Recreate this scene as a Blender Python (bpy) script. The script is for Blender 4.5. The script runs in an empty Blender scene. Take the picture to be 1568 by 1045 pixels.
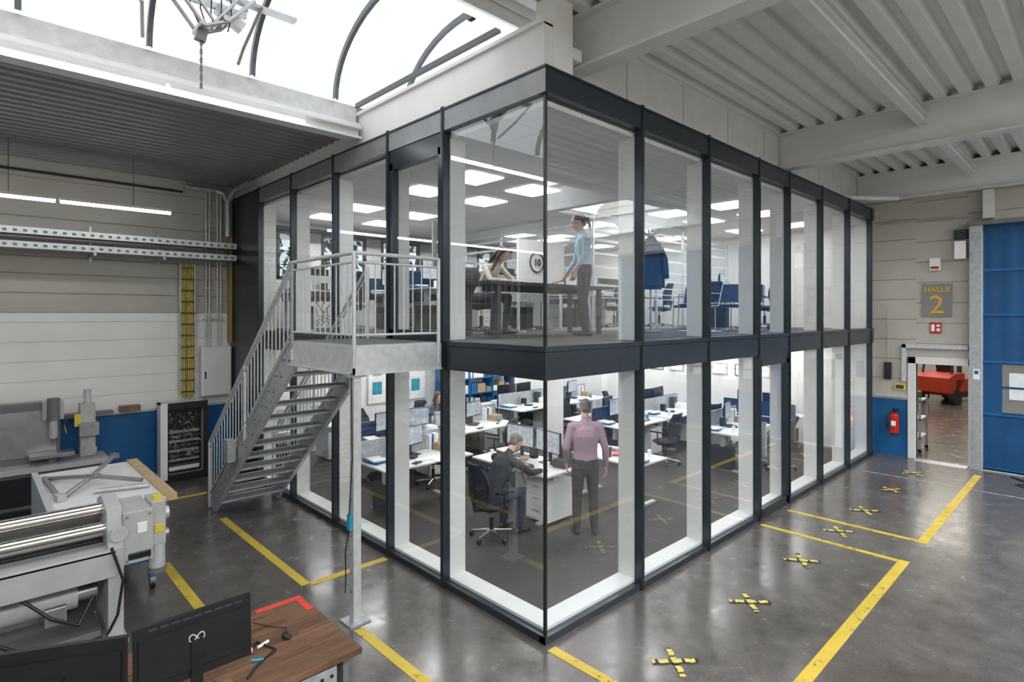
import bpy, math, random
import numpy as np
from mathutils import Vector, Matrix, Euler
random.seed(7)
sc = bpy.context.scene
COL = sc.collection

# ------------------------------------------------------------------ materials
def mat(name, col, rough=0.5, metal=0.0, var=0.08, scale=6.0, bump=0.0, bscale=40.0, emit=None, est=0.0, coat=0.0):
    m = bpy.data.materials.new(name); m.use_nodes = True
    nt = m.node_tree; N = nt.nodes; L = nt.links
    p = N['Principled BSDF']
    tc = N.new('ShaderNodeTexCoord')
    nz = N.new('ShaderNodeTexNoise'); nz.inputs['Scale'].default_value = scale; nz.inputs['Detail'].default_value = 4
    L.new(tc.outputs['Object'], nz.inputs['Vector'])
    rp = N.new('ShaderNodeValToRGB')
    rp.color_ramp.elements[0].position = 0.3; rp.color_ramp.elements[1].position = 0.7
    a = [max(0, c*(1-var)) for c in col]; b = [min(1, c*(1+var)) for c in col]
    rp.color_ramp.elements[0].color = (*a, 1); rp.color_ramp.elements[1].color = (*b, 1)
    L.new(nz.outputs['Fac'], rp.inputs['Fac']); L.new(rp.outputs['Color'], p.inputs['Base Color'])
    p.inputs['Roughness'].default_value = rough; p.inputs['Metallic'].default_value = metal
    p.inputs['Coat Weight'].default_value = coat
    if bump > 0:
        n2 = N.new('ShaderNodeTexNoise'); n2.inputs['Scale'].default_value = bscale
        L.new(tc.outputs['Object'], n2.inputs['Vector'])
        bp = N.new('ShaderNodeBump'); bp.inputs['Strength'].default_value = bump; bp.inputs['Distance'].default_value = 0.01
        L.new(n2.outputs['Fac'], bp.inputs['Height']); L.new(bp.outputs['Normal'], p.inputs['Normal'])
    if emit:
        p.inputs['Emission Color'].default_value = (*emit, 1); p.inputs['Emission Strength'].default_value = est
    return m

def glass_mat(name, tint=(0.93, 0.955, 0.96), f0=0.07):
    m = bpy.data.materials.new(name); m.use_nodes = True
    nt = m.node_tree; N = nt.nodes; L = nt.links
    N.remove(N['Principled BSDF']); out = N['Material Output']
    lw = N.new('ShaderNodeLayerWeight'); lw.inputs['Blend'].default_value = 0.5
    pw = N.new('ShaderNodeMath'); pw.operation = 'POWER'; pw.inputs[1].default_value = 3.5
    ml = N.new('ShaderNodeMath'); ml.operation = 'MULTIPLY_ADD'; ml.inputs[1].default_value = 1-f0; ml.inputs[2].default_value = f0
    L.new(lw.outputs['Facing'], pw.inputs[0]); L.new(pw.outputs[0], ml.inputs[0])
    t = N.new('ShaderNodeBsdfTransparent'); t.inputs['Color'].default_value = (*tint, 1)
    g = N.new('ShaderNodeBsdfGlossy'); g.inputs['Roughness'].default_value = 0.0; g.inputs['Color'].default_value = (0.95, 0.97, 1, 1)
    mx = N.new('ShaderNodeMixShader')
    L.new(ml.outputs[0], mx.inputs[0]); L.new(t.outputs[0], mx.inputs[1]); L.new(g.outputs[0], mx.inputs[2])
    L.new(mx.outputs[0], out.inputs['Surface'])
    return m

def emis(name, col, st):
    m = bpy.data.materials.new(name); m.use_nodes = True
    nt = m.node_tree; N = nt.nodes; L = nt.links
    N.remove(N['Principled BSDF'])
    e = N.new('ShaderNodeEmission'); e.inputs['Color'].default_value = (*col, 1); e.inputs['Strength'].default_value = st
    L.new(e.outputs[0], N['Material Output'].inputs['Surface'])
    return m

def concrete():
    m = bpy.data.materials.new('polished_concrete'); m.use_nodes = True
    nt = m.node_tree; N = nt.nodes; L = nt.links; p = N['Principled BSDF']
    tc = N.new('ShaderNodeTexCoord')
    def noise(s, d=6, r=0.6, dist=0.0):
        n = N.new('ShaderNodeTexNoise'); n.inputs['Scale'].default_value = s; n.inputs['Detail'].default_value = d
        n.inputs['Roughness'].default_value = r; n.inputs['Distortion'].default_value = dist
        L.new(tc.outputs['Object'], n.inputs['Vector']); return n
    n1 = noise(0.6, 8, 0.6, 0.6); n2 = noise(4.0, 8, 0.65, 0.3); n3 = noise(45, 3, 0.6)
    r1 = N.new('ShaderNodeValToRGB'); r1.color_ramp.elements[0].position = .30; r1.color_ramp.elements[1].position = .72
    r1.color_ramp.elements[0].color = (.080, .072, .064, 1); r1.color_ramp.elements[1].color = (.150, .138, .125, 1)
    L.new(n1.outputs['Fac'], r1.inputs['Fac'])
    r2 = N.new('ShaderNodeValToRGB'); r2.color_ramp.elements[0].position = .32; r2.color_ramp.elements[1].position = .68
    r2.color_ramp.elements[0].color = (.74, .74, .74, 1); r2.color_ramp.elements[1].color = (1.14, 1.14, 1.14, 1)
    L.new(n2.outputs['Fac'], r2.inputs['Fac'])
    mx = N.new('ShaderNodeMix'); mx.data_type = 'RGBA'; mx.blend_type = 'MULTIPLY'; mx.inputs['Factor'].default_value = 1
    L.new(r1.outputs['Color'], mx.inputs['A']); L.new(r2.outputs['Color'], mx.inputs['B'])
    r3 = N.new('ShaderNodeValToRGB'); r3.color_ramp.elements[0].position = .3; r3.color_ramp.elements[1].position = .75
    r3.color_ramp.elements[0].color = (.86, .86, .86, 1); r3.color_ramp.elements[1].color = (1.12, 1.12, 1.12, 1)
    L.new(n3.outputs['Fac'], r3.inputs['Fac'])
    m2 = N.new('ShaderNodeMix'); m2.data_type = 'RGBA'; m2.blend_type = 'MULTIPLY'; m2.inputs['Factor'].default_value = 1
    L.new(mx.outputs['Result'], m2.inputs['A']); L.new(r3.outputs['Color'], m2.inputs['B'])
    wv = noise(1.1, 10, 0.8, 3.0)
    r4 = N.new('ShaderNodeValToRGB'); r4.color_ramp.elements[0].position = .56; r4.color_ramp.elements[1].position = .74
    r4.color_ramp.elements[0].color = (0, 0, 0, 1); r4.color_ramp.elements[1].color = (.45, .45, .45, 1)
    L.new(wv.outputs['Fac'], r4.inputs['Fac'])
    m3 = N.new('ShaderNodeMix'); m3.data_type = 'RGBA'; m3.inputs['B'].default_value = (.04, .036, .032, 1)
    L.new(r4.outputs['Color'], m3.inputs['Factor']); L.new(m2.outputs['Result'], m3.inputs['A'])
    L.new(m3.outputs['Result'], p.inputs['Base Color'])
    rr = N.new('ShaderNodeMapRange'); rr.inputs['From Min'].default_value = .3; rr.inputs['From Max'].default_value = .7
    rr.inputs['To Min'].default_value = .14; rr.inputs['To Max'].default_value = .30
    L.new(n2.outputs['Fac'], rr.inputs['Value']); L.new(rr.outputs['Result'], p.inputs['Roughness'])
    bp = N.new('ShaderNodeBump'); bp.inputs['Strength'].default_value = .06; bp.inputs['Distance'].default_value = .01
    L.new(n2.outputs['Fac'], bp.inputs['Height']); L.new(bp.outputs['Normal'], p.inputs['Normal'])
    p.inputs['Specular IOR Level'].default_value = .85
    return m

def worn(name, col, under=(.1, .095, .09), thr=.6):
    m = mat(name, col, .5, 0, .12, 3)
    nt = m.node_tree; N = nt.nodes; L = nt.links; p = N['Principled BSDF']
    src = p.inputs['Base Color'].links[0].from_socket
    tc = N.new('ShaderNodeTexCoord'); n = N.new('ShaderNodeTexNoise'); n.inputs['Scale'].default_value = 9; n.inputs['Detail'].default_value = 8; n.inputs['Roughness'].default_value = .75
    L.new(tc.outputs['Object'], n.inputs['Vector'])
    r = N.new('ShaderNodeValToRGB'); r.color_ramp.elements[0].position = thr; r.color_ramp.elements[1].position = thr+.08
    L.new(n.outputs['Fac'], r.inputs['Fac'])
    mx = N.new('ShaderNodeMix'); mx.data_type = 'RGBA'; mx.inputs['B'].default_value = (*under, 1)
    L.new(r.outputs['Color'], mx.inputs['Factor']); L.new(src, mx.inputs['A']); L.new(mx.outputs['Result'], p.inputs['Base Color'])
    return m

def wood(name='oak_wood'):
    m = bpy.data.materials.new(name); m.use_nodes = True
    nt = m.node_tree; N = nt.nodes; L = nt.links; p = N['Principled BSDF']
    tc = N.new('ShaderNodeTexCoord'); mp = N.new('ShaderNodeMapping'); mp.inputs['Scale'].default_value = (1.2, 14, 3)
    L.new(tc.outputs['Object'], mp.inputs['Vector'])
    n = N.new('ShaderNodeTexNoise'); n.inputs['Scale'].default_value = 2.5; n.inputs['Detail'].default_value = 8; n.inputs['Distortion'].default_value = .5
    L.new(mp.outputs[0], n.inputs['Vector'])
    br = N.new('ShaderNodeTexBrick'); br.inputs['Scale'].default_value = 1.0; br.inputs['Brick Width'].default_value = .5; br.inputs['Row Height'].default_value = .055
    br.inputs['Mortar Size'].default_value = .001; br.inputs['Color1'].default_value = (.72, .72, .72, 1); br.inputs['Color2'].default_value = (1.2, 1.2, 1.2, 1); br.inputs['Mortar'].default_value = (.4, .4, .4, 1)
    L.new(tc.outputs['Object'], br.inputs['Vector'])
    r = N.new('ShaderNodeValToRGB'); r.color_ramp.elements[0].position = .3; r.color_ramp.elements[1].position = .72
    r.color_ramp.elements[0].color = (.10, .048, .026, 1); r.color_ramp.elements[1].color = (.24, .125, .07, 1)
    L.new(n.outputs['Fac'], r.inputs['Fac'])
    mx = N.new('ShaderNodeMix'); mx.data_type = 'RGBA'; mx.blend_type = 'MULTIPLY'; mx.inputs['Factor'].default_value = 1
    L.new(r.outputs['Color'], mx.inputs['A']); L.new(br.outputs['Color'], mx.inputs['B']); L.new(mx.outputs['Result'], p.inputs['Base Color'])
    p.inputs['Roughness'].default_value = .4
    return m

def tiles(name, col, line, w=.6, rough=.7):
    m = bpy.data.materials.new(name); m.use_nodes = True
    nt = m.node_tree; N = nt.nodes; L = nt.links; p = N['Principled BSDF']
    tc = N.new('ShaderNodeTexCoord'); br = N.new('ShaderNodeTexBrick'); br.offset = 0
    br.inputs['Scale'].default_value = 1; br.inputs['Brick Width'].default_value = w; br.inputs['Row Height'].default_value = w
    br.inputs['Mortar Size'].default_value = .008; br.inputs['Color1'].default_value = (*col, 1); br.inputs['Color2'].default_value = (*[c*.97 for c in col], 1); br.inputs['Mortar'].default_value = (*line, 1)
    L.new(tc.outputs['Object'], br.inputs['Vector']); L.new(br.outputs['Color'], p.inputs['Base Color']); p.inputs['Roughness'].default_value = rough
    return m

M_conc = concrete()
M_anth = mat('anthracite_frame', (.034, .043, .053), .28, .35, .1)
M_anth_refl = mat('aluminium_flashing', (.26, .265, .27), .35, .3, .08)  # lighter copy of the frame colour, with reflected overhead light painted in
M_white = mat('white_paint', (.80, .80, .78), .5, 0, .03, 3)
M_whitesteel = mat('white_steel', (.70, .70, .69), .45, 0, .05, 4, .15, 60)
M_fascia = mat('fascia_render', (.56, .56, .55), .6, 0, .10, 9, .4, 50)
M_roof = mat('roof_deck_steel', (.74, .73, .71), .45, 0, .04, 3)
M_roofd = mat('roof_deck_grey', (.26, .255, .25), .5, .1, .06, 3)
M_panel = mat('wall_panel_beige', (.46, .435, .385), .5, 0, .05, 1.5)
M_panelw = mat('wall_panel_white', (.84, .83, .79), .45, 0, .04, 1.5)
M_blue = mat('blue_paint', (.005, .11, .31), .4, 0, .08, 3)
M_bluegate = mat('blue_gate_fabric', (.003, .070, .20), .45, 0, .15, 2, .3, 6)
M_galv = mat('galvanised_steel', (.48, .50, .52), .42, .55, .16, 14)
M_galvl = mat('galvanised_light', (.62, .64, .65), .4, .4, .1, 14)
M_yel = worn('yellow_floor_paint', (.62, .44, .05), thr=.56)
M_grl = worn('grey_floor_paint', (.34, .34, .32), thr=.5)
M_tapey = mat('yellow_tape', (.66, .54, .12), .4, 0, .1); M_tapeb = mat('black_tape', (.02, .02, .02), .4)
M_glass = glass_mat('office_glass', (.92, .95, .96), .10)
M_glassp = glass_mat('partition_glass', (.95, .97, .97), .05)
M_frost = mat('frosted_stripe', (.75, .78, .8), .5)
M_carpet = mat('dark_carpet', (.045, .041, .039), .65, 0, .15, 20, .3, 200)
M_carpet2 = mat('grey_carpet', (.07, .07, .075), .8, 0, .12, 20, .3, 200)
M_ceil = tiles('acoustic_ceiling', (.82, .82, .81), (.62, .62, .62))
M_wood = wood()
M_black = mat('black_plastic', (.012, .012, .014), .35, 0, .2)
M_dark = mat('dark_grey_plastic', (.045, .047, .05), .5, 0, .15)
M_fabric = mat('chair_fabric_black', (.02, .021, .025), .85, 0, .2, 30, .3, 150)
M_fabblue = mat('blue_fabric', (.008, .035, .11), .85, 0, .2, 20, .3, 120)
M_coat = mat('navy_coat', (.005, .032, .11), .8, 0, .2, 20, .3, 120)
M_desk = mat('desk_white', (.78, .78, .77), .35, 0, .02)
M_screen = mat('screen_on', (.25, .28, .32), .25, 0, .5, 14, emit=(.75, .80, .85), est=.28)
M_paper = mat('paper', (.85, .85, .83), .7, 0, .04)
M_card = mat('cardboard', (.42, .29, .17), .8, 0, .08)
M_red = mat('red_paint', (.50, .015, .012), .35, 0, .08)
M_redtape = mat('red_tape', (.70, .06, .04), .5, 0, .1)
M_orange = mat('orange_red_paint', (.45, .04, .015), .4, 0, .1)
M_chrome = mat('chrome', (.62, .60, .57), .16, 1, .08)
M_steel = mat('machined_steel', (.38, .38, .38), .35, .7, .12)
M_mach = mat('machine_grey_paint', (.44, .45, .44), .42, 0, .08, 5)
M_machd = mat('machine_dark_paint', (.16, .165, .165), .45, 0, .1, 5)
M_cable = mat('yellow_cable', (.72, .55, .06), .5, 0, .1)
M_gold = mat('gold_lettering', (.65, .36, .05), .5, 0, .05)
M_signg = mat('sign_grey', (.22, .215, .21), .5, 0, .05)
M_plank = mat('pine_plank', (.50, .35, .20), .6, 0, .15, 8)
M_tarp = mat('white_sheet', (.74, .74, .72), .6, 0, .05, 5, .2, 20)
M_sky = emis('skylight_polycarbonate', (.93, .965, 1.0), 1.8)
M_fill = emis('skylight_rear_polycarbonate', (.95, .975, 1.0), 11.5)  # strong emission for the added rear fill vault
M_led = emis('led_tube', (.96, .98, 1.0), 14)
M_panelled = emis('led_panel', (1.0, .99, .97), 15)
M_panellow = emis('led_panel_lower', (1.0, .99, .97), 14)
M_annex = emis('annex_led', (1.0, .95, .85), 14)
M_leaf = mat('leaf_green', (.06, .10, .03), .7, 0, .4, 3)
M_teal = mat('teal_plastic', (.02, .3, .45), .4)

# ------------------------------------------------------------------ builder
class B:
    def __init__(s, name):
        s.n = name; s.v = []; s.f = []; s.mi = []; s.sm = []; s.mats = []; s.M = Matrix.Identity(4)
    def idx(s, m):
        if m not in s.mats: s.mats.append(m)
        return s.mats.index(m)
    def add(s, vs, fs, m, smooth=False):
        o = len(s.v); k = s.idx(m); M = s.M
        s.v.extend([tuple(M @ Vector(v)) for v in vs])
        s.f.extend([tuple(o+i for i in f) for f in fs]); s.mi.extend([k]*len(fs)); s.sm.extend([smooth]*len(fs)); return s
    def box(s, x0, x1, y0, y1, z0, z1, m):
        if x0 > x1: x0, x1 = x1, x0
        if y0 > y1: y0, y1 = y1, y0
        if z0 > z1: z0, z1 = z1, z0
        vs = [(x0,y0,z0),(x1,y0,z0),(x1,y1,z0),(x0,y1,z0),(x0,y0,z1),(x1,y0,z1),(x1,y1,z1),(x0,y1,z1)]
        return s.add(vs, [(0,3,2,1),(4,5,6,7),(0,1,5,4),(1,2,6,5),(2,3,7,6),(3,0,4,7)], m)
    def rbox(s, c, sz, rot, m):
        R = Euler(rot).to_matrix(); hx, hy, hz = sz[0]/2, sz[1]/2, sz[2]/2
        vs = [tuple(Vector(c)+R @ Vector((a*hx, b*hy, d*hz))) for d in (-1,1) for a, b in ((-1,-1),(1,-1),(1,1),(-1,1))]
        return s.add(vs, [(0,3,2,1),(4,5,6,7),(0,1,5,4),(1,2,6,5),(2,3,7,6),(3,0,4,7)], m)
    def cyl(s, p0, p1, r, m, n=12, r1=None, cap=True):
        p0, p1 = Vector(p0), Vector(p1); r1 = r if r1 is None else r1
        t = (p1-p0).normalized(); a = t.orthogonal().normalized(); b = t.cross(a)
        vs = []
        for P, q in ((p0, r), (p1, r1)):
            for i in range(n):
                an = 2*math.pi*i/n; vs.append(tuple(P+(a*math.cos(an)+b*math.sin(an))*q))
        s.add(vs, [(i, (i+1) % n, n+(i+1) % n, n+i) for i in range(n)], m, True)
        if cap: s.add(vs, [tuple(range(n))[::-1], tuple(range(n, 2*n))], m)
        return s
    def tube(s, pts, r, m, n=8):
        for i in range(len(pts)-1): s.cyl(pts[i], pts[i+1], r, m, n)
        for p in pts[1:-1]: s.ball(p, r*1.02, m, 8, 5)
        return s
    def ball(s, c, r, m, n=12, k=8, sc3=(1,1,1)):
        vs = [(c[0], c[1], c[2]-r*sc3[2])]
        for j in range(1, k):
            ph = -math.pi/2+math.pi*j/k
            for i in range(n):
                th = 2*math.pi*i/n
                vs.append((c[0]+r*sc3[0]*math.cos(ph)*math.cos(th), c[1]+r*sc3[1]*math.cos(ph)*math.sin(th), c[2]+r*sc3[2]*math.sin(ph)))
        vs.append((c[0], c[1], c[2]+r*sc3[2])); T = len(vs)-1; fs = []
        for i in range(n): fs.append((0, 1+(i+1) % n, 1+i)); fs.append((T, T-n+i, T-n+(i+1) % n))
        for j in range(k-2):
            for i in range(n):
                a = 1+j*n+i; b_ = 1+j*n+(i+1) % n; fs.append((a, b_, b_+n, a+n))
        return s.add(vs, fs, m, True)
    def prismx(s, poly, x0, x1, m):  # poly in yz, extruded in x
        n = len(poly); vs = [(x0, y, z) for y, z in poly]+[(x1, y, z) for y, z in poly]
        return s.add(vs, [tuple(range(n))[::-1], tuple(range(n, 2*n))]+[(i, (i+1) % n, n+(i+1) % n, n+i) for i in range(n)], m)
    def done(s, loc=None, rz=0, bevel=0.0):
        me = bpy.data.meshes.new(s.n)
        if loc is None:
            A = np.array(s.v); mn, mxx = A.min(0), A.max(0)
            off = Vector(((mn[0]+mxx[0])/2, (mn[1]+mxx[1])/2, mn[2]))
            vs = [tuple(Vector(v)-off) for v in s.v]
        else: vs = s.v; off = Vector(loc)
        me.from_pydata(vs, [], s.f)
        for m in s.mats: me.materials.append(m)
        me.polygons.foreach_set('material_index', s.mi); me.polygons.foreach_set('use_smooth', s.sm); me.update()
        o = bpy.data.objects.new(s.n, me); o.location = off; o.rotation_euler = (0, 0, rz); COL.objects.link(o)
        if bevel > 0:
            bv = o.modifiers.new('bevel', 'BEVEL'); bv.width = bevel; bv.segments = 2; bv.limit_method = 'ANGLE'; bv.angle_limit = math.radians(50)
        return o

def inst(o, loc, rz=0):
    c = o.copy(); c.location = loc; c.rotation_euler = (0, 0, rz); COL.objects.link(c); return c

# ------------------------------------------------------------------ shell
W = 10.5; YB = 8.5
b = B('floor'); b.box(-9, 27, -9, YB+.1, -.2, 0, M_conc); b.done(loc=(0,0,0))

def deckx(b, x0, x1, y0, y1, z, per, h, m):
    y = y0; pr = []
    while y < y1-1e-6:
        pr += [(y, z+h), (y+per*.30, z+h), (y+per*.42, z), (y+per*.88, z)]; y += per
    pr.append((y1, z+h)); pr = [p for p in pr if p[0] <= y1+1e-6]
    vs = [(x0, p[0], p[1]) for p in pr]+[(x1, p[0], p[1]) for p in pr]; n = len(pr)
    b.add(vs, [(i, n+i, n+i+1, i+1) for i in range(n-1)], m)
b = B('ceiling')
deckx(b, -9, W, -9, -7.6, 6.02, .28, .10, M_roof)
deckx(b, -9, W, -4.9, .6, 6.02, .28, .10, M_roof)
deckx(b, 1.5, W, .6, YB, 6.02, .28, .10, M_roof)
deckx(b, -9, .05, 3.55, YB, 5.50, .20, .06, M_roofd)
b.done(loc=(0,0,0))
b = B('roof_trim'); 
b.box(-9, W, -9, -7.6, 6.2, 6.3, M_whitesteel); b.box(-9, W, -4.9, .6, 6.2, 6.3, M_whitesteel); b.box(1.5, W, .6, YB, 6.2, 6.3, M_whitesteel)
b.box(-9, 1.5, 3.55, YB, 6.6, 6.7, M_whitesteel)
b.done(loc=(0,0,0))

def siding(b, ax, p, a0, a1, z0, z1, m, out, step=.32, g=.018):
    pr = []; z = z0
    while z < z1-1e-4:
        t = min(z+step, z1)
        pr += [(0, z), (g, z+.012), (g, t-.012)] if t-z > .03 else [(g, z)]
        z = t
    pr.append((0, z1)); n = len(pr)
    if ax == 'x': vs = [(a0, p+out*d, z) for d, z in pr]+[(a1, p+out*d, z) for d, z in pr]
    else: vs = [(p+out*d, a0, z) for d, z in pr]+[(p+out*d, a1, z) for d, z in pr]
    b.add(vs, [(i, n+i, n+i+1, i+1) for i in range(n-1)], m)
    if ax == 'x': b.box(a0, a1, p, p-out*.1, z0, z1, m)
    else: b.box(p, p-out*.1, a0, a1, z0, z1, m)

b = B('wall_back')
siding(b, 'x', YB, -9, -.0, 3.95, 6.6, M_panel, -1)
siding(b, 'x', YB, -9, -.0, 1.27, 3.03, M_panelw, -1)
siding(b, 'x', YB, -9, -.0, 3.03, 3.95, M_panel, -1)
b.box(-9, 0, YB-.02, YB+.1, 0, 1.27, M_blue)
b.box(-9, 0, YB-.035, YB, 1.25, 1.29, M_galvl)
b.box(0, W, YB, YB+.1, 0, 3.75, M_white); b.box(0, W, YB, YB+.1, 4.78, 6.6, M_white)
wx = [(.35, 1.45), (1.85, 2.95), (3.35, 4.45), (4.85, 5.95), (6.35, 7.45)]
prev = 0
for a, c in wx: b.box(prev, a, YB, YB+.1, 3.75, 4.78, M_white); prev = c
b.box(prev, W, YB, YB+.1, 3.75, 4.78, M_white)
b.done(loc=(0,0,0))
for i, (a, c) in enumerate(wx):
    b = B('window_%d' % (i+1))
    for x in (a, (a+c)/2-.03, c-.06): b.box(x, x+.06, YB-.02, YB+.06, 3.75, 4.78, M_anth)
    for z in (3.75, 4.72): b.box(a, c, YB-.02, YB+.06, z, z+.06, M_anth)
    b.add([(a, YB+.02, 3.75), (c, YB+.02, 3.75), (c, YB+.02, 4.78), (a, YB+.02, 4.78)], [(0,1,2,3)], M_glassp)
    b.done()
b = B('wall_right')
for (a0, a1, zb) in ((-9, -1.62, 0), (-.76, YB, 0)):
    b.box(W, W+.1, a0, a1, 0, 1.22, M_blue)
    b.box(W-.02, W, a0, a1, 1.2, 1.24, M_galvl)
    siding(b, 'y', W, a0, a1, 1.22, 6.6, M_panel, -1, .42)
siding(b, 'y', W, -1.62, -.76, 1.98, 6.6, M_panel, -1, .42)
b.done(loc=(0,0,0))
b = B('wall_left'); siding(b, 'y', -9, -9, YB, 0, 6.6, M_panel, 1); b.done(loc=(0,0,0))
b = B('wall_front'); siding(b, 'x', -9, -9, W, 0, 6.6, M_panel, 1); b.done(loc=(0,0,0))

def vault(name, x0, x1, ya, yb_, z, rise, mt, ribs, ribm):
    b = B(name); n = 20; yc = (ya+yb_)/2; hw = (yb_-ya)/2
    pr = [(yc+hw*math.cos(math.pi*i/n), z+rise*math.sin(math.pi*i/n)) for i in range(n+1)]
    vs = [(x0, *p) for p in pr]+[(x1, *p) for p in pr]; k = n+1
    b.add(vs, [(i, i+1, k+i+1, k+i) for i in range(n)], mt)
    for xe in (x0, x1):
        b.add([(xe, *p) for p in pr], [tuple(range(k))], mt)
    for xr in ribs:
        pi = [(yc+(hw-.02)*math.cos(math.pi*i/n), z+(rise-.02)*math.sin(math.pi*i/n)) for i in range(n+1)]
        pj = [(yc+(hw-.09)*math.cos(math.pi*i/n), z+(rise-.09)*math.sin(math.pi*i/n)) for i in range(n+1)]
        vs = [(xr-.025, *p) for p in pi]+[(xr-.025, *p) for p in pj]+[(xr+.025, *p) for p in pi]+[(xr+.025, *p) for p in pj]
        f = []
        for i in range(n):
            f += [(i, i+1, k+i+1, k+i), (2*k+i, 3*k+i, 3*k+i+1, 2*k+i+1), (k+i, k+i+1, 3*k+i+1, 3*k+i)]
        b.add(vs, f, ribm)
    return b.done()
M_rib = mat('skylight_rib', (.10, .11, .12), .5, .2)
vault('window_skylight', -8.9, 1.5, .6, 3.5, 5.82, 1.0, M_sky, [-7.68, -6.63, -5.58, -4.53, -3.48, -2.43, -1.38, -.33, .72], M_rib)
vault('window_skylight_rear', -8.9, W, -7.6, -4.9, 6.15, .5, M_fill, [x*1.5-8 for x in range(12)], M_rib)  # added glowing vault behind the camera, unseen, to light the hall

def ibeam(b, ax, c, z0, z1, a0, a1, w=.2, m=M_whitesteel, tf=.03, tw=.03):
    if ax == 'y':
        b.box(c-w/2, c+w/2, a0, a1, z0, z0+tf, m); b.box(c-w/2, c+w/2, a0, a1, z1-tf, z1, m); b.box(c-tw/2, c+tw/2, a0, a1, z0+tf, z1-tf, m)
    else:
        b.box(a0, a1, c-w/2, c+w/2, z0, z0+tf, m); b.box(a0, a1, c-w/2, c+w/2, z1-tf, z1, m); b.box(a0, a1, c-tw/2, c+tw/2, z0+tf, z1-tf, m)
for x in (.72, 6.1, W-.14):
    b = B('roof_beam'); ibeam(b, 'y', x, 5.47 if x < 1 else 5.42, 6.02, -8.8, .29, .22); b.done()
b = B('roof_beam'); ibeam(b, 'x', 3.42, 5.34, 5.5, -8.9, -.02, .2); b.done()
b = B('skylight_fascia_trim'); b.box(-8.9, -.0, 3.5, 3.55, 5.5, 5.88, M_fascia); b.box(-8.9, .0, 3.38, 3.55, 5.5, 5.56, M_whitesteel); b.done()
b = B('skylight_curb_trim'); b.box(-8.9, 1.5, .56, .62, 5.9, 6.2, M_whitesteel); b.box(1.5, 1.56, .56, 3.55, 5.3, 6.9, M_whitesteel); b.done()
b = B('skylight_edge_trim'); b.box(-.02, .02, .62, 3.5, 5.80, 5.86, M_rib); b.done()
b = B('roof_girder'); b.box(.04, .24, .05, 8.45, 5.265, 5.72, M_white); b.box(0.0, .28, .05, 8.45, 5.70, 5.74, M_white); b.done()
b = B('girder_column_head'); b.box(.16, .44, .04, .28, 5.265, 6.02, M_white); b.box(.44, .60, .06, .26, 5.5, 5.62, M_white); b.done(bevel=.01)
b = B('wall_above_office')
for i in range(8):
    x0 = .45+i*1.26; b.box(x0, x0+1.245, .3, .36, 5.265, 6.02, M_whitesteel)
b.box(.45, 10.4, .36, .38, 5.265, 6.02, M_whitesteel); b.done()
for yy in (-1.7, -4.3):
    b = B('roof_purlin'); ibeam(b, 'x', yy, 5.72, 5.86, .8, 10.2, .12, M_whitesteel, .02, .02); b.done()
b = B('roof_brace')
b.cyl((6.2, -.1, 5.45), (7.4, -1.9, 5.98), .03, M_whitesteel); b.cyl((9.2, .25, 5.4), (10.20, -.5, 5.42), .05, M_whitesteel); b.done()
b = B('wall_column'); b.box(10.3, 10.48, -2.02, -1.86, 4.85, 5.40, M_whitesteel); b.done()

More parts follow.
